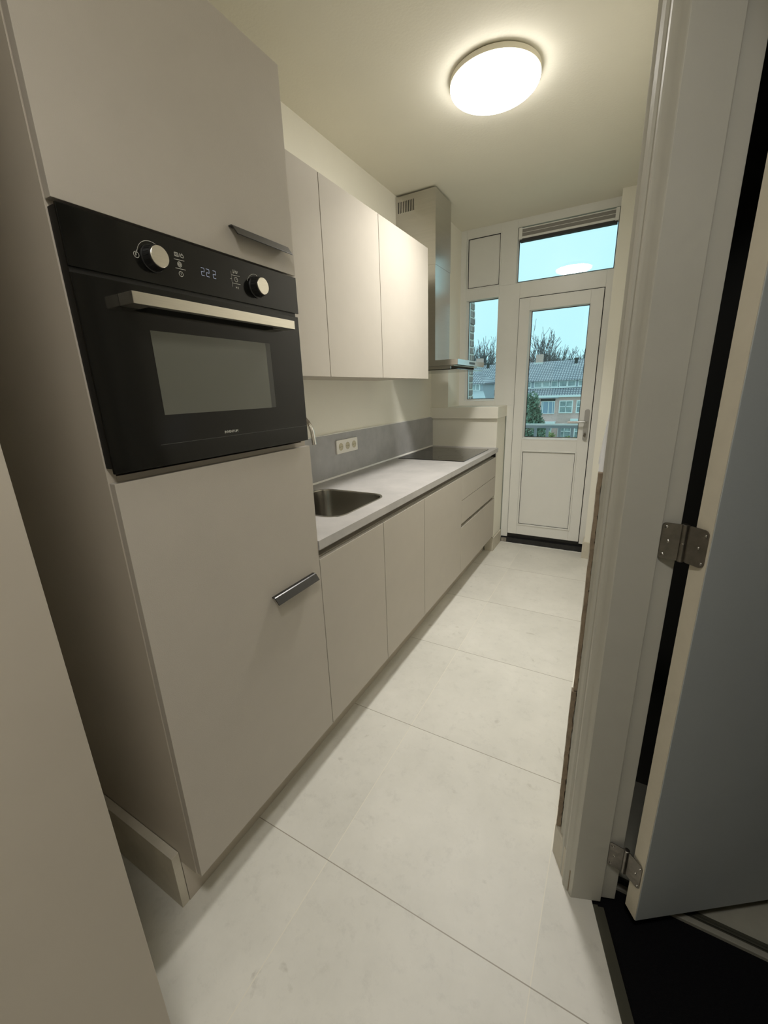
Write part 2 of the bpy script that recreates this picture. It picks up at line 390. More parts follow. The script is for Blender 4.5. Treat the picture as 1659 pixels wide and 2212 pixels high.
struct('trim_2', rough_edge(0.60, 1.190, 0.8150, 0.8245, 0.613, 0.629), 'raw_edge', 'raw brown plaster edge of the upper cladding')
struct('trim_3', rough_edge(0.115, 0.597, 0.8108, 0.8225, 0.612, 0.629), 'raw_edge', 'raw brown plaster edge of the lower cladding')
# peeling white foil on top of the cladding
bm = BM(); n = 14; rows = []
for i in range(n+1):
    t = i/n; z = 1.192+0.16*t
    xo = 0.8152+0.0125*(t**1.5); xi = xo+0.0012
    yy = 0.634+0.05*t
    rows.append([bm.verts.new(p) for p in ((xo, yy-0.012*(1-t), z), (xo+0.012*(1-t), yy-0.018*(1-t), z), (xo+0.013*(1-t)+.001, yy-0.016*(1-t)+.003, z), (xo-0.004*(1-t), yy+0.10, z), (xo-.005*(1-t), yy+0.10, z))])
for p, q in zip(rows, rows[1:]):
    for j in range(4): bm.faces.new([p[j], p[j+1], q[j+1], q[j]])
o = obj('plastic_strip', bm, 'foil'); sm = o.modifiers.new('s', 'SOLIDIFY'); sm.thickness = 0.0012
tag(o, 'thin curled white plastic strip standing on the cladding of the right wall', 'strip')
# wall ending left in front
bm = BM(); prism(bm, [(0.232, -0.2265), (0.232, -1.2), (-1.8, -1.2), (-1.8, -0.2265)], -0.02, ZC+0.02, bev=0.0012)
struct('wall_left_near', bm, 'carcass', 'smooth greige panelled wall end close on the left')
# room behind the camera
bm = BM(); box(bm, -1.75, -1.6, -3.15, -1.1, -0.02, ZC+0.02); struct('wall_left_rear', bm, 'wall')
bm = BM()
box(bm, -1.75, 3.1, -3.15, -3.0, -0.02, ZC+0.02)
struct('wall_rear', bm, 'wall')
# wall beyond the hall doorway (towards the camera)
w = Vector((0.342, -0.94, 0)); nn = Vector((0.94, 0.342, 0))
E0 = Vector((*J0, 0))+w*0.86
bm = BM(); a = E0; b_ = E0+nn*0.115; c_ = b_+w*0.42; d_ = a+w*0.42
prism(bm, [a.xy, b_.xy, (c_.x+0.05, c_.y), (c_.x+.05, -3.1), (d_.x, -3.1), d_.xy], -0.02, ZC+0.02); struct('wall_right_near', bm, 'wall')
bm = BM(); a = Vector((*J0, 0)); e = E0
prism(bm, [a.xy, (a+nn*.115).xy, (e+nn*.115).xy, e.xy], 2.12, ZC+0.02); struct('wall_right_near', bm, 'wall', 'wall above the hall doorway')
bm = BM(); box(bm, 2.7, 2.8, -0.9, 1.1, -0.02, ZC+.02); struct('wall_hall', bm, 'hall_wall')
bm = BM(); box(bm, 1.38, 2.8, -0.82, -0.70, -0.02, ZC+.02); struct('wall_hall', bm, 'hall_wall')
bm = BM(); box(bm, 0.956, 2.75, 1.018, 1.032, -0.02, ZC); struct('wall_hall', bm, 'dark_parts_and_shade', 'dark facing on the back wall of the hall, standing for shade')  # dark colour stands in for the unlit end of the hall

# ------------------------------------------------------------------ hall doorway: casing, jamb, threshold
def world_along(s, t):      # s along the door wall towards the camera, t through the wall into the hall
    return (J0[0]+w.x*s+nn.x*t, J0[1]+w.y*s+nn.y*t)
# moulded casing across the slanting wall end
A = Vector((0.826, 0.612)); Bv = Vector(J0); u2 = (Bv-A).normalized(); o2 = Vector((-u2.y, u2.x))*-1
if o2.x > 0: o2 = -o2
Lc = (Bv-A).length
prof = [(0.000, -0.01), (0.000, 0.0005), (0.010, 0.0015), (0.013, 0.006), (0.018, 0.006), (0.024, 0.0035), (0.030, 0.0035), (0.034, 0.0085), (0.050, 0.0095), (0.054, 0.006), (0.066, 0.006), (0.070, 0.011), (0.079, 0.0125), (0.084, 0.008), (0.092, 0.0075), (0.096, 0.004), (Lc-0.004, 0.002), (Lc, -0.001), (Lc, -0.01)]
bm = BM(); prism(bm, [tuple(A+u2*s+o2*t) for s, t in prof], 0.0, 2.3)
struct('trim_6', bm, 'white_paint', 'moulded white casing of the hall doorway')
bm = BM()
P = [world_along(0, 0.0), world_along(0, 0.078), world_along(-0.012, 0.078), world_along(-0.012, 0.119), world_along(-0.035, 0.119), world_along(-0.03, 0.0)]
prism(bm, P, 0.0, 2.15, bev=0.0015); struct('trim_7', bm, 'white_paint', 'flat white jamb of the hall doorway')
bm = BM(); P = [world_along(0.83, 0.0), world_along(0.86, 0.0), world_along(0.86, 0.119), world_along(0.83, 0.119)]
prism(bm, P, 0.0, 2.12); P = [world_along(0, 0.0), world_along(0.83, 0.0), world_along(0.83, 0.119), world_along(0, 0.119)]
prism(bm, P, 2.09, 2.12); struct('trim_8', bm, 'white_paint', 'far jamb and head of the hall doorway')
bm = BM(); t0 = Vector(TL0); t1 = Vector(TL1); td = (t1-t0).normalized(); tn = Vector((-td.y, td.x)); tn = tn if tn.x > 0 else -tn
t1b = t0+td*0.86
prism(bm, [tuple(t0), tuple(t1b), tuple(t1b+tn*.012), tuple(t0+tn*.012)], -0.01, 0.004)
prism(bm, [tuple(t0+tn*.012), tuple(t1b+tn*.012), tuple(t1b+tn*.028), tuple(t0+tn*.028)], -0.012, -0.002)
struct('trim_9', bm, 'threshold', 'narrow dark threshold strip before the black carpet')
# tile skirting across the slanting wall end
bm = BM(); s0 = Vector((0.8085, 0.618)); s1 = Vector((0.8600, 0.524)); sd = (s1-s0).normalized(); so = Vector((-sd.y, sd.x)); so = so if so.x > 0 else -so
prism(bm, [tuple(s0), tuple(s1), tuple(s1+so*.011), tuple(s0+so*.011)], 0.0, 0.112, bev=0.001)
struct('baseboard_right_near', bm, 'skirt', 'short tile skirting on the slanting wall end')
bm = BM(); q = s1+sd*0.0005
prism(bm, [tuple(q), tuple(q+sd*.003), tuple(q+sd*.003+so*.008), tuple(q+so*.008)], 0.006, 0.085)
struct('trim_10', bm, 'raw_edge', 'brown raw end of the short skirting')

# open hall door
LD = Vector((0.82, 0.572)).normalized(); LN = Vector((LD.y, -LD.x))    # leaf direction, outward face towards camera
F = Vector((0.9995, 0.5425)); Nn = F+LN*0.0395
d2 = thing('door_2', None, None, (F.x, F.y, 0), kind='structure'); d2['label'] = 'grey white hall door standing open on two hinges'
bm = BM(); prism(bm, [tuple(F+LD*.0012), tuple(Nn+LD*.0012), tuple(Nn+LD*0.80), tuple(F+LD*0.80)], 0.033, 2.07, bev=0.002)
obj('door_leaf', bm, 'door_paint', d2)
bm = BM(); prism(bm, [tuple(F+LN*.0015), tuple(Nn-LN*.0015), tuple(Nn-LN*.0015+LD*.003), tuple(F+LN*.0015+LD*.003)], 0.035, 2.068)
obj('door_edge', bm, 'door_edge', d2, label='cream hinge edge of the door')
def hinge(zc, h):
    ax = Vector((0.984, 0.5445)); r = 0.0068
    b = BM(); lathe(b, [(r*.7, -h*.52), (r, -h*.5), (r, -0.001), (r*.9, 0), (r, 0.001), (r, h*.5), (r*.7, h*.52)], (ax.x, ax.y, zc), 'z', 20)
    hb = obj('hinge', b, 'hinge', d2)
    # leaf on jamb (in the rebate), plane faces the camera
    p0 = Vector(world_along(-0.0105, 0.083)); p1 = ax
    dv = (p1-p0).normalized(); L = (p1-p0).length; nv = Vector((dv.y, -dv.x)); nv = nv if nv.y < 0 else -nv
    b = BM()
    pr = rrect(0, L-.002, -h/2, h/2, 0.007, 5); pr2 = [(max(s, 0), z) for s, z in pr]
    lo = [b.verts.new((*(p0+dv*s+nv*0.0005), zc+z)) for s, z in pr2]; hi = [b.verts.new((*(p0+dv*s+nv*0.0025), zc+z)) for s, z in pr2]
    b.faces.new(lo); b.faces.new(hi)
    for i in range(len(lo)): b.faces.new([lo[i], lo[(i+1) % len(lo)], hi[(i+1) % len(lo)], hi[i]])
    obj('jamb_plate', b, 'hinge', hb)
    # leaf on door edge
    q1 = F+LN*0.034; q0 = Vector((ax.x+0.004, ax.y)); dv2 = (q1-q0).normalized(); L2 = (q1-q0).length; nv2 = -LD
    b = BM()
    pr = rrect(0, L2, -h/2, h/2, 0.010, 6)
    lo = [b.verts.new((*(q0+dv2*s+nv2*0.0005), zc+z)) for s, z in pr]; hi = [b.verts.new((*(q0+dv2*s+nv2*0.0025), zc+z)) for s, z in pr]
    b.faces.new(lo); b.faces.new(hi)
    for i in range(len(lo)): b.faces.new([lo[i], lo[(i+1) % len(lo)], hi[(i+1) % len(lo)], hi[i]])
    obj('door_plate', b, 'hinge', hb)
    for s, z in ((0.004, .38), (0.010, .0), (0.004, -.38)):
        b = BM(); c = p0+dv*(s+.004)+nv*.0025; lathe(b, [(0.0034, 0.0018), (0.0034, 0), (0.002, -.0012), (0.0008, -.0006)], (c.x, c.y, zc+z*h), 'y', 12); obj('screw', b, 'screw', hb)
    for s, z in ((L2-.006, .36), (L2-.016, .0), (L2-.006, -.38)):
        b = BM(); c = q0+dv2*s+nv2*.0025; lathe(b, [(0.0034, 0.0018), (0.0034, 0), (0.002, -.0012), (0.0008, -.0006)], (c.x, c.y, zc+z*h), 'x', 12); obj('screw', b, 'screw', hb)
hinge(1.070, 0.078)
hinge(0.178, 0.078)

# ------------------------------------------------------------------ baseboards
bm = BM(); box(bm, -0.62, -0.085, -0.023, -0.001, 0, 0.188, 0.0015)
struct('baseboard_left', bm, 'skirt', 'tile skirting against the side of the tall cabinet')
bm = BM(); box(bm, -0.012, -0.001, YE-0.02, YB-0.02, 0, 0.118, 0.001)
box(bm, -0.075, -0.002, YE-0.022, YE-0.010, 0, 0.118, 0.001)
struct('baseboard_back', bm, 'skirt', 'tile skirting round the low wall')
bm = BM(); box(bm, 0.694, 0.706, 3.128, 3.30, 0, 0.140, 0.001); box(bm, 0.706, 0.803, 3.128, 3.14, 0, 0.140, 0.001)
struct('baseboard_right', bm, 'skirt', 'tile skirting round the pilaster by the balcony door')

# ------------------------------------------------------------------ balcony door and window frame
bm = BM()
y0, y1 = YB, YB+0.085
def fb(x0, x1, z0, z1, bev=0.0015): box(bm, x0, x1, y0, y1, z0, z1, bev)
fb(-0.440, -0.390, 1.237, ZC); fb(-0.112, 0.052, 1.237, 2.168); fb(-0.112, 0.012, 2.168, ZC); fb(-0.006, 0.052, 0.052, 1.237)
fb(-0.390, -0.112, 1.237, 1.276); fb(-0.390, -0.112, 2.096, 2.176); fb(-0.390, -0.112, 2.548, ZC)
fb(0.658, 0.712, 0.072, 2.168); fb(0.7005, 0.712, 2.168, ZC); fb(0.052, 0.658, 2.060, 2.168); fb(0.012, 0.712, 2.552, ZC)
w1 = struct('window_1', bm, 'upvc', 'white plastic window and door frame filling the back wall')
# beads and gaskets
def taper(b, x0, x1, z0, z1, g, y0, y1, out, e=0.004):
    """sloping glazing bead: wide opening at y0, opening x0..x1, z0..z1 at y1"""
    A_ = [(x0-g, z0-g), (x1+e, z0-g), (x1+e, z1+e), (x0-g, z1+e)]
    rings = [[(x0-g-out, z0-g-out), (x1+e+out, z0-g-out), (x1+e+out, z1+e+out), (x0-g-out, z1+e+out)], A_, [(x0, z0), (x1, z0), (x1, z1), (x0, z1)]]
    ys = [y0, y0, y1]; V_ = [[b.verts.new((x, y, z)) for x, z in r] for r, y in zip(rings, ys)]
    back = [b.verts.new((x, y1, z)) for x, z in rings[0]]
    V_.append(back)
    for p, q in zip(V_, V_[1:]+[V_[0]]):
        for i in range(4): b.faces.new([p[i], p[(i+1) % 4], q[(i+1) % 4], q[i]])
def glazing(parent, x0, x1, z0, z1, bead=0.010, yb=YB-0.004, pane_y=YB+0.045, name='glazing_bead'):
    b = BM(); taper(b, x0, x1, z0, z1, 0.013, YB-0.0015, pane_y-0.004, 0.006); obj(name, b, 'upvc', parent)
    b = BM(); frame_xz(b, x0-0.0005, x1+0.0005, z0-0.0005, z1+.0005, pane_y-0.006, pane_y, 0.0035, 0); obj('gasket', b, 'gasket', parent)
    b = BM(); box(b, x0, x1, pane_y+0.001, pane_y+0.004, z0, z1); g = obj('window_pane', b, 'glass', parent)
    b = BM(); frame_xz(b, x0-bead, x1+bead, z0-bead, z1+bead, pane_y+0.006, YB+0.08, bead, 0.001); obj('outer_bead', b, 'upvc', parent)
glazing(w1, -0.372, -0.120, 1.292, 2.088)
# transom light: frame opening 0.022..0.698
def glaz_t():
    b = BM(); taper(b, 0.0235, 0.6965, 2.179, 2.549, 0.009, YB-0.001, YB+0.025, 0.006); obj('glazing_bead', b, 'upvc', w1)
    b = BM(); frame_xz(b, 0.0235, 0.6965, 2.179, 2.549, YB+0.024, YB+0.030, 0.004, 0); obj('gasket', b, 'gasket', w1)
    b = BM(); box(b, 0.024, 0.696, YB+0.031, YB+0.034, 2.180, 2.548); obj('window_pane', b, 'glass', w1)
glaz_t()
# solid panel top left
bm = BM(); box(bm, -0.372, -0.121, YB+0.006, YB+0.03, 2.186, 2.538); obj('infill_panel', bm, 'upvc', w1)
bm = BM(); frame_xz(bm, -0.3765, -0.1165, 2.1815, 2.5425, YB+0.001, YB+0.03, 0.0042, 0); obj('gasket', bm, 'gasket', w1)
bm = BM(); frame_xz(bm, -0.387, -0.106, 2.171, 2.553, YB-0.004, YB+0.02, 0.0104, 0.002); obj('glazing_bead', bm, 'upvc', w1)
# trickle vent at the top of the transom light
bm = BM(); box(bm, 0.030, 0.694, YB-0.014, YB+0.026, 2.533, 2.540, .001); box(bm, 0.030, 0.694, YB-0.018, YB+0.026, 2.470, 2.484, .001)
box(bm, 0.030, 0.694, YB-0.0145, YB, 2.5075, 2.5105); box(bm, 0.026, 0.050, YB-0.022, YB+0.026, 2.466, 2.543, .002); box(bm, 0.674, 0.698, YB-0.022, YB+0.026, 2.466, 2.543, .002)
vt = obj('trickle_vent', bm, 'upvc', w1)
bm = BM(); box(bm, 0.050, 0.674, YB-0.0135, YB+0.012, 2.484, 2.533); obj('vent_mesh', bm, 'grille', vt)
bm = BM(); box(bm, 0.034, 0.690, YB-0.010, YB+0.024, 2.450, 2.470); obj('vent_lip', bm, 'gasket', vt)

# balcony door leaf
d1 = thing('door_1', None, None, (0.355, YB, 0.09), kind='structure'); d1['label'] = 'white glazed balcony door with solid lower panel'
yl0, yl1 = YB-0.012, YB+0.060
bm = BM()
X0, X1, Z0, Z1 = 0.0565, 0.6525, 0.092, 2.0535
box(bm, X0, 0.136, yl0, yl1, Z0, Z1, .002); box(bm, 0.569, X1, yl0, yl1, Z0, Z1, .002)
box(bm, 0.136, 0.569, yl0, yl1, Z0, 0.190, .002); box(bm, 0.136, 0.569, yl0, yl1, 0.850, 0.950, .002); box(bm, 0.136, 0.569, yl0, yl1, 1.962, Z1, .002)
box(bm, 0.134, 0.152, yl0+.02, yl1, 0.18, 0.86)
obj('door_leaf', bm, 'upvc', d1)
bm = BM(); frame_xz(bm, 0.0505, 0.6585, 0.087, 2.0605, YB+0.004, YB+0.05, 0.0065, 0); obj('door_seal', bm, 'gasket', d1)
bm = BM(); taper(bm, 0.1495, 0.5655, 0.968, 1.9575, 0.013, yl0-0.0025, YB+0.030, 0.006); obj('glazing_bead', bm, 'upvc', d1)
bm = BM(); frame_xz(bm, 0.1485, 0.5660, 0.9670, 1.9580, YB+0.028, YB+0.036, 0.0045, 0); obj('gasket', bm, 'gasket', d1)
bm = BM(); box(bm, 0.150, 0.565, YB+0.037, YB+0.040, 0.968, 1.957); obj('window_pane', bm, 'glass', d1)
bm = BM(); frame_xz(bm, 0.139, 0.574, 0.956, 1.966, YB+0.042, yl1+.002, 0.009, .001); obj('outer_bead', bm, 'upvc', d1)
bm = BM(); frame_xz(bm, 0.137, 0.577, 0.181, 0.859, yl0-0.006, YB+0.02, 0.0125, .003); obj('panel_bead', bm, 'upvc', d1)
bm = BM(); frame_xz(bm, 0.149, 0.565, 0.193, 0.847, yl0+0.003, YB+0.02, 0.0036, 0); obj('gasket', bm, 'gasket', d1)
bm = BM(); box(bm, 0.1525, 0.5615, YB-0.006, YB+0.03, 0.1965, 0.8435); obj('door_panel', bm, 'upvc', d1)
bm = BM(); P = [(px, pz) for px, pz in rrect(0.606, 0.641, 0.952, 1.198, 0.0165, 6)]
prism(bm, P, yl0-0.010, yl0, 'y', bev=0.0015); dh = obj('handle_plate', bm, 'satin', d1, label='satin metal handle plate')
bm = BM(); tube(bm, [(0.624, yl0-0.008, 1.103), (0.624, yl0-0.045, 1.103), (0.614, yl0-0.053, 1.103), (0.58, yl0-0.055, 1.102), (0.49, yl0-0.052, 1.100)], [0.0085, 0.0085, 0.0095, 0.0085, 0.0085], 14); obj('lever', bm, 'satin', dh)
bm = BM(); lathe(bm, [(0.0088, -0.012), (0.0088, 0), (0.002, 0.0)], (0.622, yl0-0.012, 1.008), 'y', 20)
box(bm, 0.6175, 0.6265, yl0-0.024, yl0-0.010, 0.975, 1.003, .002); obj('lock_cylinder', bm, 'chrome', dh)
bm = BM(); box(bm, 0.6195, 0.6245, yl0-0.044, yl0-0.022, 0.992, 1.018, .001); lathe(bm, [(0.010, -0.0015), (0.010, 0.0015)], (0.622, yl0-0.046, 0.996), 'y', 18); obj('key', bm, 'hinge', dh)
# black sill under the door
bm = BM(); nseg = 30
prev = None
for i in range(nseg+1):
    x = -0.002+0.690*i/nseg; yv = YB-0.012+random.uniform(-0.006, 0.004)
    ring = [bm.verts.new(p) for p in ((x, yv, 0.0), (x, yv+random.uniform(0, .003), 0.046), (x, YB+0.02, 0.050), (x, YB+0.022, 0.082), (x, YB+0.08, 0.082), (x, YB+0.08, 0))]
    if prev:
        for j in range(6): bm.faces.new([prev[j], prev[(j+1) % 6], ring[(j+1) % 6], ring[j]])
    else: bm.faces.new(ring)
    prev = ring
bm.faces.new(prev)
struct('trim_11', bm, 'black_sill', 'rough black sill membrane under the balcony door')
bm = BM(); box(bm, 0.000, 0.050, YB-0.020, YB-0.004, 0.002, 0.040, 0.006); struct('trim_12', bm, 'rubble', 'crumbled mortar at the left end of the black sill')
bm = BM(); box(bm, 0.0, 0.69, YB-0.030, YB-0.014, -0.002, 0.002); struct('trim_13', bm, 'caulk', 'pale grout bead before the black sill')

# ------------------------------------------------------------------ kitchen units
def pull(parent, y0, y1, zt):
    """angled black edge pull: flange on the door, then a strip sloping out and down"""
    b = BM()
    pr = [(0.0, zt), (0.010, zt), (0.0135, zt-0.002), (0.0275, zt-0.0215), (0.0255, zt-0.0225), (0.011, zt-0.0035), (0.0, zt-0.0035)]
    prism(b, pr, y0, y1, 'y', bev=0.0005); return obj('handle', b, 'handle_black', parent, label='black angled pull handle')
def front(name, parent, x, y0, y1, z0, z1, t=0.018):
    b = BM(); box(b, x-t, x, y0, y1, z0, z1, 0.0012); return obj(name, b, 'lam', parent)

tall = thing('tall_oven_cabinet', 'full-height greige oven cabinet left of the worktop, with two doors and black pulls', 'cabinet', (-0.3, 0.3, 0))
bm = BM(); xf = -0.0195
box(bm, XW+.002, xf, 0.0, 0.018, 0.152, 2.179, .0008); box(bm, XW+.002, xf, 0.582, 0.600, 0.152, 2.179, .0008)
box(bm, XW+.002, xf, 0.018, 0.582, 2.161, 2.179); box(bm, XW+.002, xf, 0.018, 0.582, 0.152, 0.170); box(bm, XW+.002, xf, 0.018, 0.582, 1.222, 1.240)
box(bm, XW+.002, xf, 0.018, 0.582, 1.707, 1.722); box(bm, XW+.003, XW+0.012, 0.018, 0.582, 0.170, 2.161)
obj('carcass', bm, 'carcass', tall)
bm = BM(); box(bm, -0.100, -0.084, 0.0, 0.600, 0.0, 0.1495); box(bm, XW+.01, -0.100, 0.0, 0.012, 0.0, 0.1495); obj('plinth', bm, 'carcass', tall)
du = front('upper_door', tall, 0.0, 0.0015, 0.5985, 1.7055, 2.179); pull(du, 0.372, 0.562, 1.768)
dl = front('lower_door', tall, 0.0, 0.0015, 0.5985, 0.1535, 1.2285); pull(dl, 0.366, 0.560, 0.809)

# oven
ov = thing('built_in_oven', 'black glass built-in oven with steel handle, set in the tall greige cabinet', 'oven', (-0.02, 0.2925, 1.245))
OX = 0.012
bm = BM(); box(bm, -0.45, -0.024, 0.022, 0.578, 1.243, 1.704); obj('housing', bm, 'black_plastic', ov)
bm = BM(); box(bm, -0.0185, OX-0.005, 0.002, 0.575, 1.258, 1.6955, 0.001); obj('front_frame', bm, 'black_plastic', ov)
bm = BM(); box(bm, OX-0.006, OX, 0.000, 0.584, 1.6045, 1.697, 0.0012); cp = obj('control_panel', bm, 'black_glass', ov)
bm = BM(); box(bm, OX-0.006, OX, 0.000, 0.580, 1.2485, 1.5955, 0.0012); dr = obj('oven_door', bm, 'black_glass', ov)
bm = BM(); box(bm, OX-0.0005, OX+0.0006, 0.1235, 0.4375, 1.3525, 1.5160); obj('door_window', bm, 'oven_pane', dr, label='viewing window, grey reflection put into its colour')  # grey of the pane stands for the bright surroundings it mirrors
bm = BM(); box(bm, OX-0.0005, OX+0.0006, 0.4375, 0.4545, 1.3530, 1.5165); obj('window_edge', bm, 'oven_pane_side', dr)
bm = BM(); box(bm, OX, OX+0.0004, 0.102, 0.579, 1.2918, 1.2930); obj('door_line', bm, 'oven_pane_side', dr)
bm = BM(); hx0, hx1 = 0.040, 0.056
box(bm, hx0, hx1, 0.073, 0.511, 1.5525, 1.5735, .0012); box(bm, OX, hx0+.001, 0.073, 0.112, 1.5525, 1.5735, .0012); box(bm, OX, hx0+.001, 0.472, 0.511, 1.5525, 1.5735, .0012)
obj('handle', bm, 'alu', dr, label='square brushed steel bar handle')
text_mesh('brand_lettering', 'INVENTUM', 0.0085, 'icon', dr, (OX+0.0003, 0.2905, 1.3025), width=0.041)
for yc, zc in ((0.1555, 1.6485), (0.4275, 1.6455)):
    b = BM(); lathe(b, [(0.0245, 0), (0.0245, 0.003), (0.0225, 0.005), (0.0205, 0.020), (0.0195, 0.0225), (0.01, 0.0225)], (OX, yc, zc), 'x', 48)
    for k in range(20):
        a = 2*PI*k/20; tube(b, [(OX+.006, yc+0.0218*math.cos(a), zc+0.0218*math.sin(a)), (OX+0.019, yc+0.0204*math.cos(a), zc+0.0204*math.sin(a))], 0.0011, 6)
    kb = obj('knob', b, 'black_plastic', ov)
    b = BM(); lathe(b, [(0.0188, 0.0215), (0.0188, 0.0245), (0.0180, 0.0252), (0.001, 0.0252)], (OX, yc, zc), 'x', 48); obj('knob_cap', b, 'alu', kb, label='brushed silver knob face')
# printed markings
def ring(b, yc, zc, r, a0=0, a1=360, wdt=0.0005, n=28):
    full = abs(a1-a0) >= 360
    vs = []
    for i in range(n+1):
        t = math.radians(a0+(a1-a0)*i/n)
        vs.append((b.verts.new((OX+.0004, yc+(r-wdt)*math.cos(t), zc+(r-wdt)*math.sin(t))), b.verts.new((OX+.0004, yc+(r+wdt)*math.cos(t), zc+(r+wdt)*math.sin(t)))))
    for p, q in zip(vs, vs[1:]): b.faces.new([p[0], p[1], q[1], q[0]])
def bar(b, y0, z0, y1, z1, wdt=0.00045):
    d = Vector((y1-y0, z1-z0)).normalized()*wdt; nrm = Vector((-d.y, d.x))
    b.faces.new([b.verts.new((OX+.0004, *p)) for p in ((y0+nrm.x, z0+nrm.y), (y1+nrm.x, z1+nrm.y), (y1-nrm.x, z1-nrm.y), (y0-nrm.x, z0-nrm.y))])
bm = BM()
ring(bm, 0.1555, 1.6485, 0.0300, 60, 165, 0.0004); bar(bm, 0.1263, 1.6572, 0.1248, 1.6535, .0008)
ring(bm, 0.1235, 1.6485, 0.0052); bar(bm, 0.1222, 1.6455, 0.1222, 1.6518); bar(bm, 0.1222, 1.6515, 0.1252, 1.6515); bar(bm, 0.1222, 1.6490, 0.1245, 1.6490)
obj('knob_marking', bm, 'icon', cp, smooth=False); bm = BM()
ring(bm, 0.4275, 1.6455, 0.0290, 80, 160, 0.0004); bar(bm, 0.4318, 1.6735, 0.4345, 1.6722, .0008)
obj('knob_marking', bm, 'icon', cp, smooth=False); bm = BM()
# left icon column
for z in (1.6670, 1.6690, 1.6710): bar(bm, 0.2075, z, 0.2135, z, .0003)
bar(bm, 0.2065, 1.6655, 0.2065, 1.6722); bar(bm, 0.2145, 1.6655, 0.2145, 1.6722); bar(bm, 0.2065, 1.6722, 0.2145, 1.6722); bar(bm, 0.2065, 1.6655, 0.2145, 1.6655)
bar(bm, 0.2160, 1.6650, 0.2185, 1.6725)
bar(bm, 0.2205, 1.6655, 0.2265, 1.6655); bar(bm, 0.2205, 1.6655, 0.2205, 1.6700); bar(bm, 0.2265, 1.6655, 0.2265, 1.6700); bar(bm, 0.2205, 1.6700, 0.2265, 1.6700); ring(bm, 0.2235, 1.6705, 0.0018, 0, 180)
bar(bm, 0.2035, 1.6592, 0.2275, 1.6600); ring(bm, 0.2150, 1.6512, 0.0047); ring(bm, 0.2150, 1.6512, 0.0026)
bar(bm, 0.2135, 1.6512, 0.2168, 1.6512); bar(bm, 0.2040, 1.6430, 0.2275, 1.6432); ring(bm, 0.2152, 1.6335, 0.0047); bar(bm, 0.2152, 1.6315, 0.2152, 1.6362)
obj('panel_icons', bm, 'icon', cp, smooth=False); bm = BM()
# right icon column
bar(bm, 0.3510, 1.6670, 0.3510, 1.6335, .0003); bar(bm, 0.3465, 1.6505, 0.3510, 1.6505)
bar(bm, 0.3580, 1.6655, 0.3580, 1.6712, .0007); ring(bm, 0.3580, 1.6650, 0.0012); bar(bm, 0.3610, 1.6640, 0.3622, 1.6715); ring(bm, 0.3665, 1.6675, 0.0022); bar(bm, 0.3690, 1.6650, 0.3715, 1.6700); bar(bm, 0.3645, 1.6650, 0.3700, 1.6650)
bar(bm, 0.3520, 1.6592, 0.3765, 1.6600); ring(bm, 0.3642, 1.6512, 0.0047); bar(bm, 0.3642, 1.6512, 0.3642, 1.6545); bar(bm, 0.3642, 1.6512, 0.3668, 1.6512)
bar(bm, 0.3520, 1.6420, 0.3765, 1.6425)
bm.faces.new([bm.verts.new((OX+.0004, *p)) for p in ((0.3612, 1.6315), (0.3645, 1.6340), (0.3612, 1.6365))]); bar(bm, 0.3665, 1.6315, 0.3665, 1.6365); bar(bm, 0.3690, 1.6315, 0.3690, 1.6365)
obj('panel_icons', bm, 'icon', cp, smooth=False)
bm = BM()
def two(b, y, z, wd=0.0092, ht=0.0165):
    s = 0.00045
    for (a0, b0, a1, b1) in ((0, 1, 1, 1), (1, 1, 1, .5), (0, .5, 1, .5), (0, .5, 0, 0), (0, 0, 1, 0)):
        bar(b, y+(a0*.82+.09)*wd, z+(b0*.9+.05)*ht, y+(a1*.82+.09)*wd, z+(b1*.9+.05)*ht, s)
for yy in (0.2665, 0.2795, 0.2970): two(bm, yy, 1.6410)
obj('display_digits', bm, 'led', cp, label='lit white display digits', smooth=False)

# base units
CH_T = ZW-0.033
def base_unit(name, label, y0, y1, ha=0.836, hb=0.836):
    t = thing(name, label, 'cabinet', (-0.3, (y0+y1)/2, 0), 'base cabinets under the worktop')
    b = BM(); box(b, XW+0.01, -0.020, y0+.0005, y0+0.016, 0.152, ha); box(b, XW+0.01, -0.020, y1-0.016, y1-.0005, 0.152, hb)
    box(b, XW+0.01, -0.020, y0+0.016, y1-0.016, 0.152, 0.168); box(b, XW+0.01, XW+0.018, y0+0.016, y1-.016, 0.168, 0.836)
    obj('carcass', b, 'carcass', t); return t
for (y0, y1, nm, lb) in ((0.600, 1.050, 'base_cabinet', 'flat greige base cabinet directly beside the tall oven cabinet, below the sink'),
                         (1.050, 1.490, 'base_cabinet', 'flat greige base cabinet second from the tall oven cabinet'),
                         (1.490, 2.099, 'base_cabinet', 'wide flat greige base cabinet next to the drawers')):
    t = base_unit(nm, lb, y0, y1, 0.74 if y0 == 1.050 else 0.836, 0.74 if y1 == 1.050 else 0.836)
    front('door', t, 0.0, y0+0.0018, y1-0.0018, 0.1535, 0.838)
t = base_unit('drawer_cabinet', 'greige drawer cabinet with three fronts under the hob', 2.099, 2.957)
front('drawer_front', t, 0.0, 2.1008, 2.9555, 0.6785, 0.838); front('drawer_front', t, 0.0, 2.1008, 2.9555, 0.5155, 0.6755); front('drawer_front', t, 0.0, 2.1008, 2.9555, 0.1535, 0.4880)
bm = BM(); box(bm, -0.030, -0.0195, 2.117, 2.940, 0.480, 0.530); obj('grip_profile', bm, 'grip', t)
bm = BM(); box(bm, -0.100, -0.084, 0.600, 2.957, 0.0, 0.1495); tag(obj('plinth_board', bm, 'carcass', None, (-0.09, 1.78, 0)), 'long greige plinth board running under the base cabinets', 'plinth')
bm = BM()
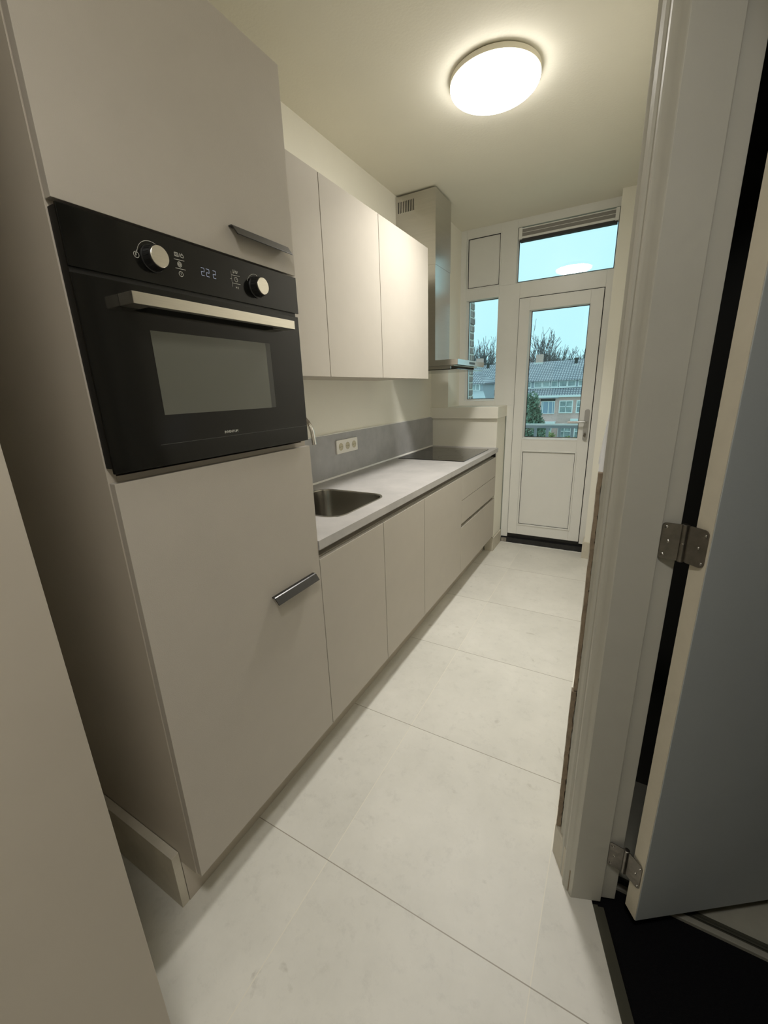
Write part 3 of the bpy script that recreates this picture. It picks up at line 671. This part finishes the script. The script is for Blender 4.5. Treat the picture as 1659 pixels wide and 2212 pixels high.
prism(bm, [(-0.0185, 0.8375), (-0.046, 0.8375), (-0.046, CH_T-.001), (-0.040, CH_T-.001), (-0.040, 0.846), (-0.036, 0.843), (-0.0185, 0.843)], 0.602, 2.935, 'y')
gc = obj('grip_channel', bm, 'grip', None, (-0.03, 1.77, 0.84)); tag(gc, 'long recessed grey metal grip channel between worktop and base doors', 'grip channel')
bm = BM(); box(bm, -0.045, -0.004, 2.9355, 2.957, 0.840, CH_T-.0005); obj('end_cap', bm, 'black_plastic', gc, label='black end cap')

# worktop with a cut-out for the sink
SX0, SX1, SY0, SY1, SR = -0.480, -0.084, 0.835, 1.252, 0.075
bm = BM()
outer = [(XW+.001, 0.601), (0.003, 0.601), (0.003, YE), (XW+.001, YE)]
inner = rrect(SX0+.008, SX1-.008, SY0+.008, SY1-.008, SR-.008, 8)
def ring_with_hole(bm, outer, inner, z0, z1):
    vo = {z: [bm.verts.new((x, y, z)) for x, y in outer] for z in (z0, z1)}
    vi = {z: [bm.verts.new((x, y, z)) for x, y in inner] for z in (z0, z1)}
    for z in (z0, z1):
        es = []
        for L in (vo[z], vi[z]):
            for i in range(len(L)): es.append(bm.edges.new((L[i], L[(i+1) % len(L)])))
        bmesh.ops.triangle_fill(bm, use_beauty=True, use_dissolve=False, edges=es)
    for V_ in (vo, vi):
        L0, L1 = V_[z0], V_[z1]
        for i in range(len(L0)): bm.faces.new([L0[i], L0[(i+1) % len(L0)], L1[(i+1) % len(L0)], L1[i]])
ring_with_hole(bm, outer, inner, CH_T, ZW)
tag(obj('worktop', bm, 'worktop', None, (-0.29, 1.8, CH_T)), 'long grey beige stone-look worktop over the base cabinets', 'worktop')
# sink
sk = thing('kitchen_sink', 'small square stainless steel sink let into the worktop', 'sink', (-0.28, 1.04, ZW))
bm = BM(); prev = None; first = None
levels = [(0.000, 0.0002, SR), (0.0005, 0.0028, SR), (0.006, 0.0030, SR-.004), (0.010, 0.0012, SR-.008), (0.012, -0.004, SR-.01), (0.016, -0.06, SR-.012), (0.024, -0.140, SR-.016), (0.034, -0.152, SR-.026), (0.055, -0.158, SR-.045)]
for ins, dz, r in levels:
    L = [bm.verts.new((x, y, ZW+dz)) for x, y in rrect(SX0+ins, SX1-ins, SY0+ins, SY1-ins, r, 8)]
    if prev:
        for i in range(len(L)): bm.faces.new([prev[i], prev[(i+1) % len(L)], L[(i+1) % len(L)], L[i]])
    prev = L
bm.faces.new(prev)
bmesh.ops.recalc_face_normals(bm, faces=bm.faces)
ob = obj('basin', bm, 'steel_sink', sk)
bm = BM(); lathe(bm, [(0.042, 0.0), (0.042, 0.002), (0.030, 0.0015), (0.028, -0.004), (0.002, -0.004)], (-0.28, 1.04, ZW-0.157), 'z', 32); obj('drain', bm, 'chrome', sk)
# tap
tp = thing('kitchen_tap', 'chrome swan-neck tap peeping out behind the tall oven cabinet', 'tap', (-0.535, 1.04, ZW))
bm = BM(); lathe(bm, [(0.026, 0), (0.026, 0.006), (0.021, 0.012), (0.021, 0.10), (0.014, 0.105)], (-0.535, 1.04, ZW), 'z', 28); obj('tap_body', bm, 'chrome', tp)
pts = [(-0.535, 1.04, ZW+0.10), (-0.535, 1.04, 1.19)]
for i in range(1, 13):
    a = PI-PI*i/12*0.93; pts.append((-0.4375+0.0975*math.cos(a), 1.04, 1.20+0.0975*math.sin(a)*1.0))
pts.append((-0.336, 1.04, 1.166))
bm = BM(); tube(bm, pts, [0.0115]*(len(pts)-4)+[0.011, 0.0105, 0.0105, 0.0105], 16); obj('spout', bm, 'chrome', tp)
bm = BM(); tube(bm, [(-0.535, 1.06, ZW+0.07), (-0.535, 1.09, ZW+0.09), (-0.535, 1.12, ZW+0.13)], [.008, .006, .0055], 10); obj('tap_lever', bm, 'chrome', tp)
# hob
hb = thing('induction_hob', 'flat black glass hob lying on the far end of the worktop', 'hob', (-0.295, 2.56, ZW))
bm = BM(); prism(bm, rrect(-0.545, -0.042, 2.255, 2.872, 0.008, 3), ZW+0.0005, ZW+0.0055, bev=0.001); obj('hob_glass', bm, 'hob_glass', hb)
for (hx, hy, r) in ((-0.42, 2.40, .075), (-0.42, 2.72, .09), (-0.19, 2.40, .09), (-0.19, 2.72, .075)):
    b = BM(); vs = []
    for i in range(41):
        a = 2*PI*i/40; vs.append((b.verts.new((hx+r*math.cos(a), hy+r*math.sin(a), ZW+.0058)), b.verts.new((hx+(r+.0012)*math.cos(a), hy+(r+.0012)*math.sin(a), ZW+.0058))))
    for p, q in zip(vs, vs[1:]): b.faces.new([p[0], p[1], q[1], q[0]])
    obj('cooking_zone', b, 'oven_pane_side', hb, smooth=False)
# backsplash with sealant beads
bs = thing('backsplash', 'grey stone-look splash panel along the wall above the worktop', 'backsplash', (-0.585, 1.8, ZW))
bm = BM(); box(bm, XW+0.0005, -0.578, 0.602, YE-.001, ZW+0.0005, 1.158, .0008); obj('panel', bm, 'splash', bs)
bm = BM(); prism(bm, [(-0.578, ZW+.0002), (-0.5705, ZW+.0002), (-0.578, ZW+0.0085)], 0.602, YE-.001, 'y'); obj('lower_sealant', bm, 'caulk', bs, label='white sealant bead')
bm = BM(); box(bm, XW+0.0005, -0.5795, 0.602, YE-.001, 1.1582, 1.1625); obj('upper_sealant', bm, 'caulk', bs, label='white sealant bead')
bm = BM(); box(bm, -0.577, -0.02, YE-.004, YE-.0004, ZW+.0002, ZW+.004); obj('end_sealant', bm, 'caulk', bs)
# triple socket
so_ = thing('triple_socket', 'white triple wall socket on the grey backsplash', 'socket', (-0.578, 1.643, 1.08))
bm = BM(); prism(bm, rrect(1.531, 1.754, 1.040, 1.120, .004, 3), -0.5777, -0.567, 'x', bev=0.0025); obj('cover_frame', bm, 'plastic_white', so_)
for yc in (1.5725, 1.6425, 1.7125):
    b = BM(); lathe(b, [(0.0215, 0.000), (0.0215, 0.0012), (0.0195, 0.0012), (0.0188, 0.0004), (0.001, 0.0004)], (-0.567, yc, 1.080), 'x', 32); s = obj('outlet', b, 'socket_hole', so_)
    b = BM()
    for dy in (-.0095, .0095): lathe(b, [(0.0026, 0.0), (0.0026, 0.0010), (0.0005, 0.0010)], (-0.567, yc+dy, 1.080), 'x', 10)
    obj('pin_holes', b, 'black_plastic', s)

# wall units
XU = -0.215
for (y0, y1, lb) in ((0.600, 1.034, 'greige wall cabinet partly hidden behind the tall oven cabinet'),
                     (1.034, 1.478, 'middle one of the three greige wall cabinets'),
                     (1.478, 2.055, 'widest greige wall cabinet, next to the steel cooker hood')):
    t = thing('wall_cabinet', lb, 'cabinet', (-0.4, (y0+y1)/2, 1.451), 'wall cabinets above the worktop')
    b = BM(); xk = XU-0.0195
    box(b, XW+.001, xk, y0+.0004, y0+0.016, 1.455, 2.163); box(b, XW+.001, xk, y1-0.016, y1-.0004, 1.455, 2.163)
    box(b, XW+.001, xk, y0+.016, y1-.016, 1.455, 1.471); box(b, XW+.001, xk, y0+.016, y1-.016, 2.147, 2.163); box(b, XW+.001, XW+.008, y0+.016, y1-.016, 1.471, 2.147)
    obj('carcass', b, 'carcass', t)
    front('door', t, XU, y0+0.0018, y1-0.0018, 1.4505, 2.163)

# cooker hood
hd = thing('cooker_hood', 'stainless steel chimney cooker hood beside the wall cabinets', 'cooker hood', (-0.4, 2.535, 1.535))
bm = BM(); cx0, cx1, cy0, cy1 = XW+.001, -0.309, 2.396, 2.676
box(bm, cx0, cx1, cy0, cy1, 2.172, 2.598); cu_ = obj('upper_chimney', bm, 'steel', hd)
for i in range(10):
    b = BM(); x = -0.569+0.0121*i; box(b, x-.0026, x+.0026, cy0-0.0006, cy0+0.002, 2.503, 2.566); obj('vent_slot', b, 'black_plastic', cu_)
bm = BM(); box(bm, cx0, cx1-0.002, cy0+0.002, cy1-0.002, 1.569, 2.172); obj('lower_chimney', bm, 'steel', hd)
bm = BM(); box(bm, XW+.001, -0.098, 2.256, 2.852, 1.535, 1.5705, .0015); cn = obj('canopy', bm, 'steel', hd)
bm = BM(); box(bm, -0.0978, -0.0970, 2.50, 2.62, 1.545, 1.560); obj('button_strip', bm, 'black_plastic', cn)
bm = BM(); box(bm, -0.54, -0.14, 2.30, 2.81, 1.532, 1.536); obj('grease_filter', bm, 'alu', cn)
bm = BM(); box(bm, XW+.03, -0.104, 2.262, 2.846, 1.508, 1.513, .001); obj('glass_visor', bm, 'visor', hd)
for y in (2.30, 2.80):
    b = BM(); box(b, -0.50, -0.16, y-.004, y+.004, 1.5135, 1.5345); obj('visor_rail', b, 'steel', hd)

# ceiling lamp and an added, unseen copy: opal drum on a white base; the LED disc shines through the flat of the diffuser
def ceiling_lamp(cx, cy, label, watt, spread):
    lm = thing('ceiling_lamp', label, 'lamp', (cx, cy, ZC))
    b = BM(); lathe(b, [(0.165, 0.0), (0.174, -0.001), (0.181, -0.006), (0.181, -0.024), (0.177, -0.026), (0.160, -0.026)], (cx, cy, ZC-.0003), 'z', 72); obj('lamp_base', b, 'lamp_base', lm)
    b = BM(); pr = [(0.1775, -0.0255), (0.1795, -0.029)]
    for i in range(1, 13):
        a = PI/2*i/12; pr.append((0.1795*math.cos(a)**0.6 if i < 12 else 0.001, -0.029-0.037*math.sin(a)))
    lathe(b, pr, (cx, cy, ZC), 'z', 72); obj('diffuser', b, 'diffuser', lm)
    L = bpy.data.lights.new('led_disc', 'AREA'); L.shape = 'DISK'; L.size = 0.24; L.energy = watt; L.color = (1.0, 0.965, 0.915); L.spread = math.radians(spread)
    lo = bpy.data.objects.new('led_disc', L); C.objects.link(lo); lo.parent = lm; lo.location = (0, 0, -0.0675)
ceiling_lamp(0.248, 1.667, 'round lit opal lamp flat against the ceiling', 11.8, 118)
ceiling_lamp(0.85, -0.55, 'unseen second ceiling lamp, added to light the near part of the room', 5.0, 130)  # added fill lamp out of view, brightens near floor, tall cabinet and jamb

# ------------------------------------------------------------------ outside: balcony
bm = BM(); box(bm, -2.5, 2.2, 3.36, 4.45, -0.25, -0.02); struct('floor_balcony', bm, 'zinc', 'balcony floor')
bm = BM(); box(bm, 0.79, 3.0, 3.40, 3.75, -0.3, 3.2); struct('wall_outside', bm, 'brick_near')
# brick pier with toothed corner
bm = BM(); zz = -0.3; k = 0
while zz < 3.3:
    j = random.uniform(-0.004, 0.004)
    box(bm, -1.6, -0.42+j, 3.40, 3.628+random.uniform(-.006, .006), zz, zz+0.0555, .002); zz += 0.0625; k += 1
o = struct('wall_outside', bm, 'brick_near', 'brown brick pier outside the side window')
bm = BM(); box(bm, -1.59, -0.424, 3.41, 3.620, -0.3, 3.3); struct('wall_outside', bm, 'rubble')
rl = thing('balcony_railing', 'grey balcony railing with white top rail outside the balcony door', 'railing', (0.2, 4.35, -0.02))
bm = BM(); box(bm, -2.4, 2.1, 4.325, 4.375, 0.978, 0.993, .002); obj('top_rail', bm, 'ext_white', rl)
bm = BM(); box(bm, -2.4, 2.1, 4.335, 4.365, 0.950, 0.978); box(bm, -2.4, 2.1, 4.335, 4.365, 0.05, 0.08); obj('rail_frame', bm, 'rail_grey', rl)
for i in range(-12, 14):
    x = 0.065+0.122*i; b = BM(); box(b, x-0.014, x+0.014, 4.342, 4.358, 0.08, 0.95, .001); obj('baluster', b, 'rail_grey', rl)

# ------------------------------------------------------------------ outside: gardens and houses
GZ = -5.2
bm = BM(); box(bm, -60, 40, 4.6, 120, GZ-0.2, GZ); struct('ground', bm, 'grass', 'garden ground far below')
house = thing('terraced_house', 'long brick terraced house with tiled roof and dormers, across the gardens', 'house', (-6, 45, GZ))
bm = BM(); box(bm, -22, 6, 45, 54, GZ, 0.25); obj('facade_wall', bm, 'brick_far', house)
bm = BM(); box(bm, -22, 6, 45.8, 53, 0.2, 1.95); obj('dormer_wall', bm, 'rail_grey', house)
bm = BM(); prism(bm, [(44.75, 0.46), (45.75, 1.16), (45.75, 1.02), (44.75, 0.36)], -22, 6, 'x'); obj('lower_roof', bm, 'roof', house)
bm = BM(); prism(bm, [(45.45, 1.93), (50, 3.95), (54.6, 1.93), (54.6, 1.80), (50, 3.80), (45.45, 1.82)], -22, 6, 'x'); obj('main_roof', bm, 'roof', house)
bm = BM(); box(bm, -22, 6, 44.66, 44.98, 0.27, 0.46); obj('gutter', bm, 'ext_white', house)
bm = BM(); box(bm, -22, -4.55, 44.70, 45.0, 0.18, 0.27); obj('soffit_board', bm, 'rail_grey', house)
bm = BM(); box(bm, -22, 6, 45.60, 45.8, 1.14, 1.22); obj('dormer_sill', bm, 'ext_white', house)
def far_win(parent, x0, x1, z0, z1, y, mull=(), trans=(), fr=0.07, pane='far_glass', name='window'):
    b = BM(); frame_xz(b, x0, x1, z0, z1, y-0.10, y+0.02, fr, 0)
    for mx in mull: box(b, mx-.03, mx+.03, y-0.09, y+0.02, z0+fr, z1-fr)
    for tz in trans: box(b, x0+fr, x1-fr, y-0.09, y+0.02, tz-.03, tz+.03)
    f = obj(name, b, 'ext_white', parent); b = BM(); box(b, x0+fr*.5, x1-fr*.5, y-0.03, y+0.0, z0+fr*.5, z1-fr*.5); obj('pane', b, pane, f); return f
for a_, b_2 in ((-7.95, -7.38), (-7.12, -6.33), (-6.31, -5.60), (-5.50, -4.80), (-4.72, -3.96), (-3.95, -3.17), (-2.98, -2.3), (-2.25, -1.6),
                (-11.2, -10.5), (-10.45, -9.8), (-9.6, -8.9), (-8.85, -8.2), (-13.4, -12.5), (-12.4, -11.6)):
    far_win(house, a_, b_2, 1.24, 1.82, 45.78)
for a_ in (-4.46, -2.90, -1.3): far_win(house, a_, a_+1.26, -1.28, -0.06, 44.98, (a_+.63,), (-0.66,), .09)
# recessed bay with blue windows
bm = BM(); box(bm, -6.25, -4.86, 44.96, 45.02, -0.10, 0.14); obj('bay_blind_box', bm, 'dark_parts_and_shade', house)
far_win(house, -6.15, -4.86, -1.34, -0.10, 44.98, (-6.0, -5.45, -5.06), (), .05, 'blue_panel')
far_win(house, -9.4, -8.1, -1.34, -0.10, 44.98, (-8.75,), (-0.6,), .06)
bm = BM(); box(bm, -6.1, -4.65, 44.2, 44.98, -2.24, -2.08); obj('canopy', bm, 'ext_white', house)
bm = BM(); box(bm, -6.0, -4.9, 44.90, 44.99, -2.40, -2.25); obj('canopy_shade', bm, 'dark_parts_and_shade', house)
bm = BM(); box(bm, -3.30, -2.6, 44.6, 44.98, -2.02, -1.80); obj('satellite_box', bm, 'ext_white', house)
for a_, b_2, ml in ((-7.3, -6.5, ()), (-6.3, -5.0, (-5.65,)), (-4.40, -3.15, (-3.8,)), (-2.9, -1.7, (-2.3,))):
    far_win(house, a_, b_2, -4.6, -2.66, 44.98, ml, (-3.05,), .09)
def chimney(x0, x1):
    b = BM(); box(b, x0, x1, 49.6, 50.3, 3.6, 4.70); c = obj('chimney', b, 'chimney', house)
    b = BM(); box(b, x0-.15, x1+.12, 49.45, 50.4, 3.68, 3.86); obj('flashing', b, 'lead', c)
chimney(-7.75, -7.08); chimney(-14.45, -13.75)
for x in (-3.65, -12.9):
    b = BM(); lathe(b, [(0.16, 0), (0.16, 0.42), (0.24, 0.46), (0.18, 0.60)], (x, 49.2, 3.50), 'z', 12); v = obj('roof_vent', b, 'dark_parts_and_shade', house)
    b = BM(); box(b, x-.32, x+.32, 48.6, 49.1, 3.18, 3.40); obj('flashing', b, 'lead', v)
# wing in front, left
wing = thing('side_house', 'lower house wing with zinc lean-to roof, seen through the narrow side window', 'house', (-14, 41, GZ))
bm = BM(); box(bm, -20, -10.9, 40.3, 44.6, GZ, 1.86); obj('facade_wall', bm, 'rail_grey', wing)
bm = BM()
v = [(-20, 40.0, 1.85), (-10.6, 40.0, 1.85), (-10.6, 44.6, 1.95), (-13.4, 44.6, 3.6), (-20, 44.6, 3.6), (-20, 40.0, 1.75), (-10.6, 40.0, 1.75), (-10.6, 44.6, 1.75), (-20, 44.6, 1.75)]
V_ = [bm.verts.new(p) for p in v]
for f in ((0, 1, 3, 4), (1, 2, 3), (0, 5, 6, 1), (1, 6, 7, 2), (0, 4, 8, 5), (2, 7, 8, 4, 3), (5, 8, 7, 6)): bm.faces.new([V_[i] for i in f])
obj('roof', bm, 'roof', wing)
for a_, b_2 in ((-11.95, -11.12), (-12.9, -12.1)): far_win(wing, a_, b_2, 1.17, 1.80, 40.28, ((a_+b_2)/2,))
bm = BM()
V_ = [bm.verts.new(p) for p in ((-20, 40.2, 1.14), (-10.8, 40.2, 1.14), (-10.0, 38.2, 0.55), (-20, 38.2, 0.20), (-20, 40.2, 1.0), (-10.8, 40.2, 1.0), (-10.0, 38.2, 0.42), (-20, 38.2, 0.06))]
for f in ((0, 1, 2, 3), (4, 7, 6, 5), (0, 4, 5, 1), (1, 5, 6, 2), (2, 6, 7, 3), (3, 7, 4, 0)): bm.faces.new([V_[i] for i in f])
obj('lean_to_roof', bm, 'zinc', wing)
bm = BM(); box(bm, -20, -10.2, 38.4, 40.3, GZ, 0.2); obj('extension_wall', bm, 'ext_white', wing)

# ------------------------------------------------------------------ trees
def bare_tree(loc, H, seed, label):
    """short trunk, fan of upward-curving limbs that keep forking into fine twigs; crown about H high"""
    rnd = random.Random(seed); b = BM()
    def grow(p, d, L, r, lev):
        n = 4 if lev < 3 else 3; pts = [p]; q = p.copy(); dd = d.copy()
        for i in range(n):
            dd = (dd+Vector((rnd.uniform(-.13, .13), rnd.uniform(-.13, .13), 0.09 if lev else 0))).normalized(); q = q+dd*L/n; pts.append(q.copy())
        tube(b, pts, [max(r*(1-0.45*i/n), 0.024) for i in range(n+1)], 5 if lev < 2 else 3, cap=False)
        if lev >= 5: return
        kids = (11, 4, 4, 3, 2)[lev]
        for k in range(kids):
            t = (0.72+0.28*k/kids) if lev == 0 else rnd.uniform(0.35, 1.0); i = min(int(t*n), n-1); base = pts[i].lerp(pts[i+1], t*n-i)
            a = 2.4*k+rnd.uniform(-.4, .4) if lev == 0 else rnd.uniform(0, 2*PI)
            tilt = (0.38+0.85*(k % 5)/4) if lev == 0 else rnd.uniform(0.22, 0.55)
            ax1 = dd.orthogonal().normalized(); ax1.rotate(Matrix.Rotation(a, 3, dd))
            nd = (dd*math.cos(tilt)+ax1*math.sin(tilt)).normalized()
            grow(base, nd, (H*0.25 if lev == 0 else L*0.72)*rnd.uniform(.85, 1.1), r*(0.5 if lev else 0.42), lev+1)
    grow(Vector((0, 0, 0)), Vector((0, 0, 1)), H*0.36, 0.42, 0)
    o = obj('bare_tree', b, 'bark', smooth=False); o.location = loc
    tag(o, label, 'tree', 'bare winter trees behind the houses'); return o
bare_tree((-9.1, 60, GZ), 14.0, 21, 'tall bare winter tree right behind the brick chimney, seen through the balcony door glass')
bare_tree((-6.9, 71, GZ), 13.6, 33, 'lower bare winter tree behind the roof ridge, right of the brick chimney')
bare_tree((-19.2, 66, GZ), 14.5, 11, 'bare winter tree behind the roof, seen through the narrow side window')

def leafy(name, loc, rx, ry, rz, n, mat, label, cat, size, seed, parts=None):
    rnd = random.Random(seed); root = thing(name, label, cat, loc)
    b = BM()
    for i in range(n):
        z = rnd.uniform(-1, 1); a = rnd.uniform(0, 2*PI); s = math.sqrt(1-z*z); rr = rnd.uniform(0.72, 1.0)*(1+0.10*math.sin(5*a+4*z)+0.08*math.sin(9*z))
        p = Vector((rx*s*math.cos(a)*rr, ry*s*math.sin(a)*rr, rz+rz*z*rr)); q = Vector((rnd.gauss(0, 1), rnd.gauss(0, 1), rnd.gauss(0, 1))).normalized(); t = q.orthogonal().normalized(); sz = size*rnd.uniform(.6, 1.4)
        u = q.cross(t)
        b.faces.new([b.verts.new(p+v_+root.location) for v_ in (t*sz, u*sz*.5, -t*sz, -u*sz*.5)])
    obj('foliage', b, mat, root, smooth=False)
    b = BM(); tube(b, [(loc[0], loc[1], loc[2]), (loc[0]+.05, loc[1], loc[2]+rz*1.5)], [rx*.12, rx*.05], 8); obj('trunk', b, 'bark', root)
leafy('evergreen_tree', (-5.05, 32, GZ), 1.15, 1.3, 2.95, 9000, 'leaf', 'dense dark evergreen at the left behind the balcony railing', 'tree', 0.13, 3)
leafy('garden_shrub', (-4.95, 43.6, GZ), 0.7, 0.6, 1.05, 1500, 'hedge', 'yellow green shrub left against the house wall behind the balcony railing', 'shrub', 0.10, 4)
leafy('garden_shrub', (-3.15, 43.6, GZ), 0.80, 0.6, 0.90, 1500, 'hedge', 'yellow green shrub right against the house wall behind the balcony railing', 'shrub', 0.10, 9)

# ------------------------------------------------------------------ world, camera, output
wd = bpy.data.worlds.new('World'); sc.world = wd; wd.use_nodes = True
nt = wd.node_tree; bg = nt.nodes['Background']
tcw = nt.nodes.new('ShaderNodeTexCoord'); nz = nt.nodes.new('ShaderNodeTexNoise'); nz.inputs['Scale'].default_value = 2.2; nz.inputs['Detail'].default_value = 4
nt.links.new(tcw.outputs['Generated'], nz.inputs['Vector'])
rp = nt.nodes.new('ShaderNodeValToRGB'); rp.color_ramp.elements[0].position = 0.35; rp.color_ramp.elements[0].color = (0.53, 0.90, 1.0, 1)
rp.color_ramp.elements[1].position = 0.65; rp.color_ramp.elements[1].color = (0.62, 0.95, 1.0, 1)
nt.links.new(nz.outputs['Fac'], rp.inputs[0]); nt.links.new(rp.outputs[0], bg.inputs[0]); bg.inputs[1].default_value = 1.12

cam = bpy.data.cameras.new('camera'); co = bpy.data.objects.new('camera', cam); C.objects.link(co); sc.camera = co
cam.sensor_fit = 'HORIZONTAL'; cam.sensor_width = 36.0; cam.lens = 36.0*887.953635/1659.0
cam.clip_start = 0.02; cam.clip_end = 400
R = ((0.87392098, 0.48490389, -0.03362054), (-0.10821529, 0.26153097, 0.95910948), (-0.47386873, 0.83454764, -0.28103142))
r_, u_, f_ = (Vector(v) for v in R)
mt = Matrix(((r_.x, u_.x, -f_.x, 0.842639654), (r_.y, u_.y, -f_.y, -0.425388049), (r_.z, u_.z, -f_.z, 1.38411457), (0, 0, 0, 1)))
co.matrix_world = mt

sc.view_settings.view_transform = 'Standard'; sc.view_settings.look = 'None'
sc.view_settings.exposure = 0.0; sc.view_settings.gamma = 1.0; sc.view_settings.use_curve_mapping = False
sc.cycles.max_bounces = 10; sc.cycles.diffuse_bounces = 6; sc.cycles.transparent_max_bounces = 12
sc.cycles.use_denoising = True; sc.cycles.sample_clamp_indirect = 6.0
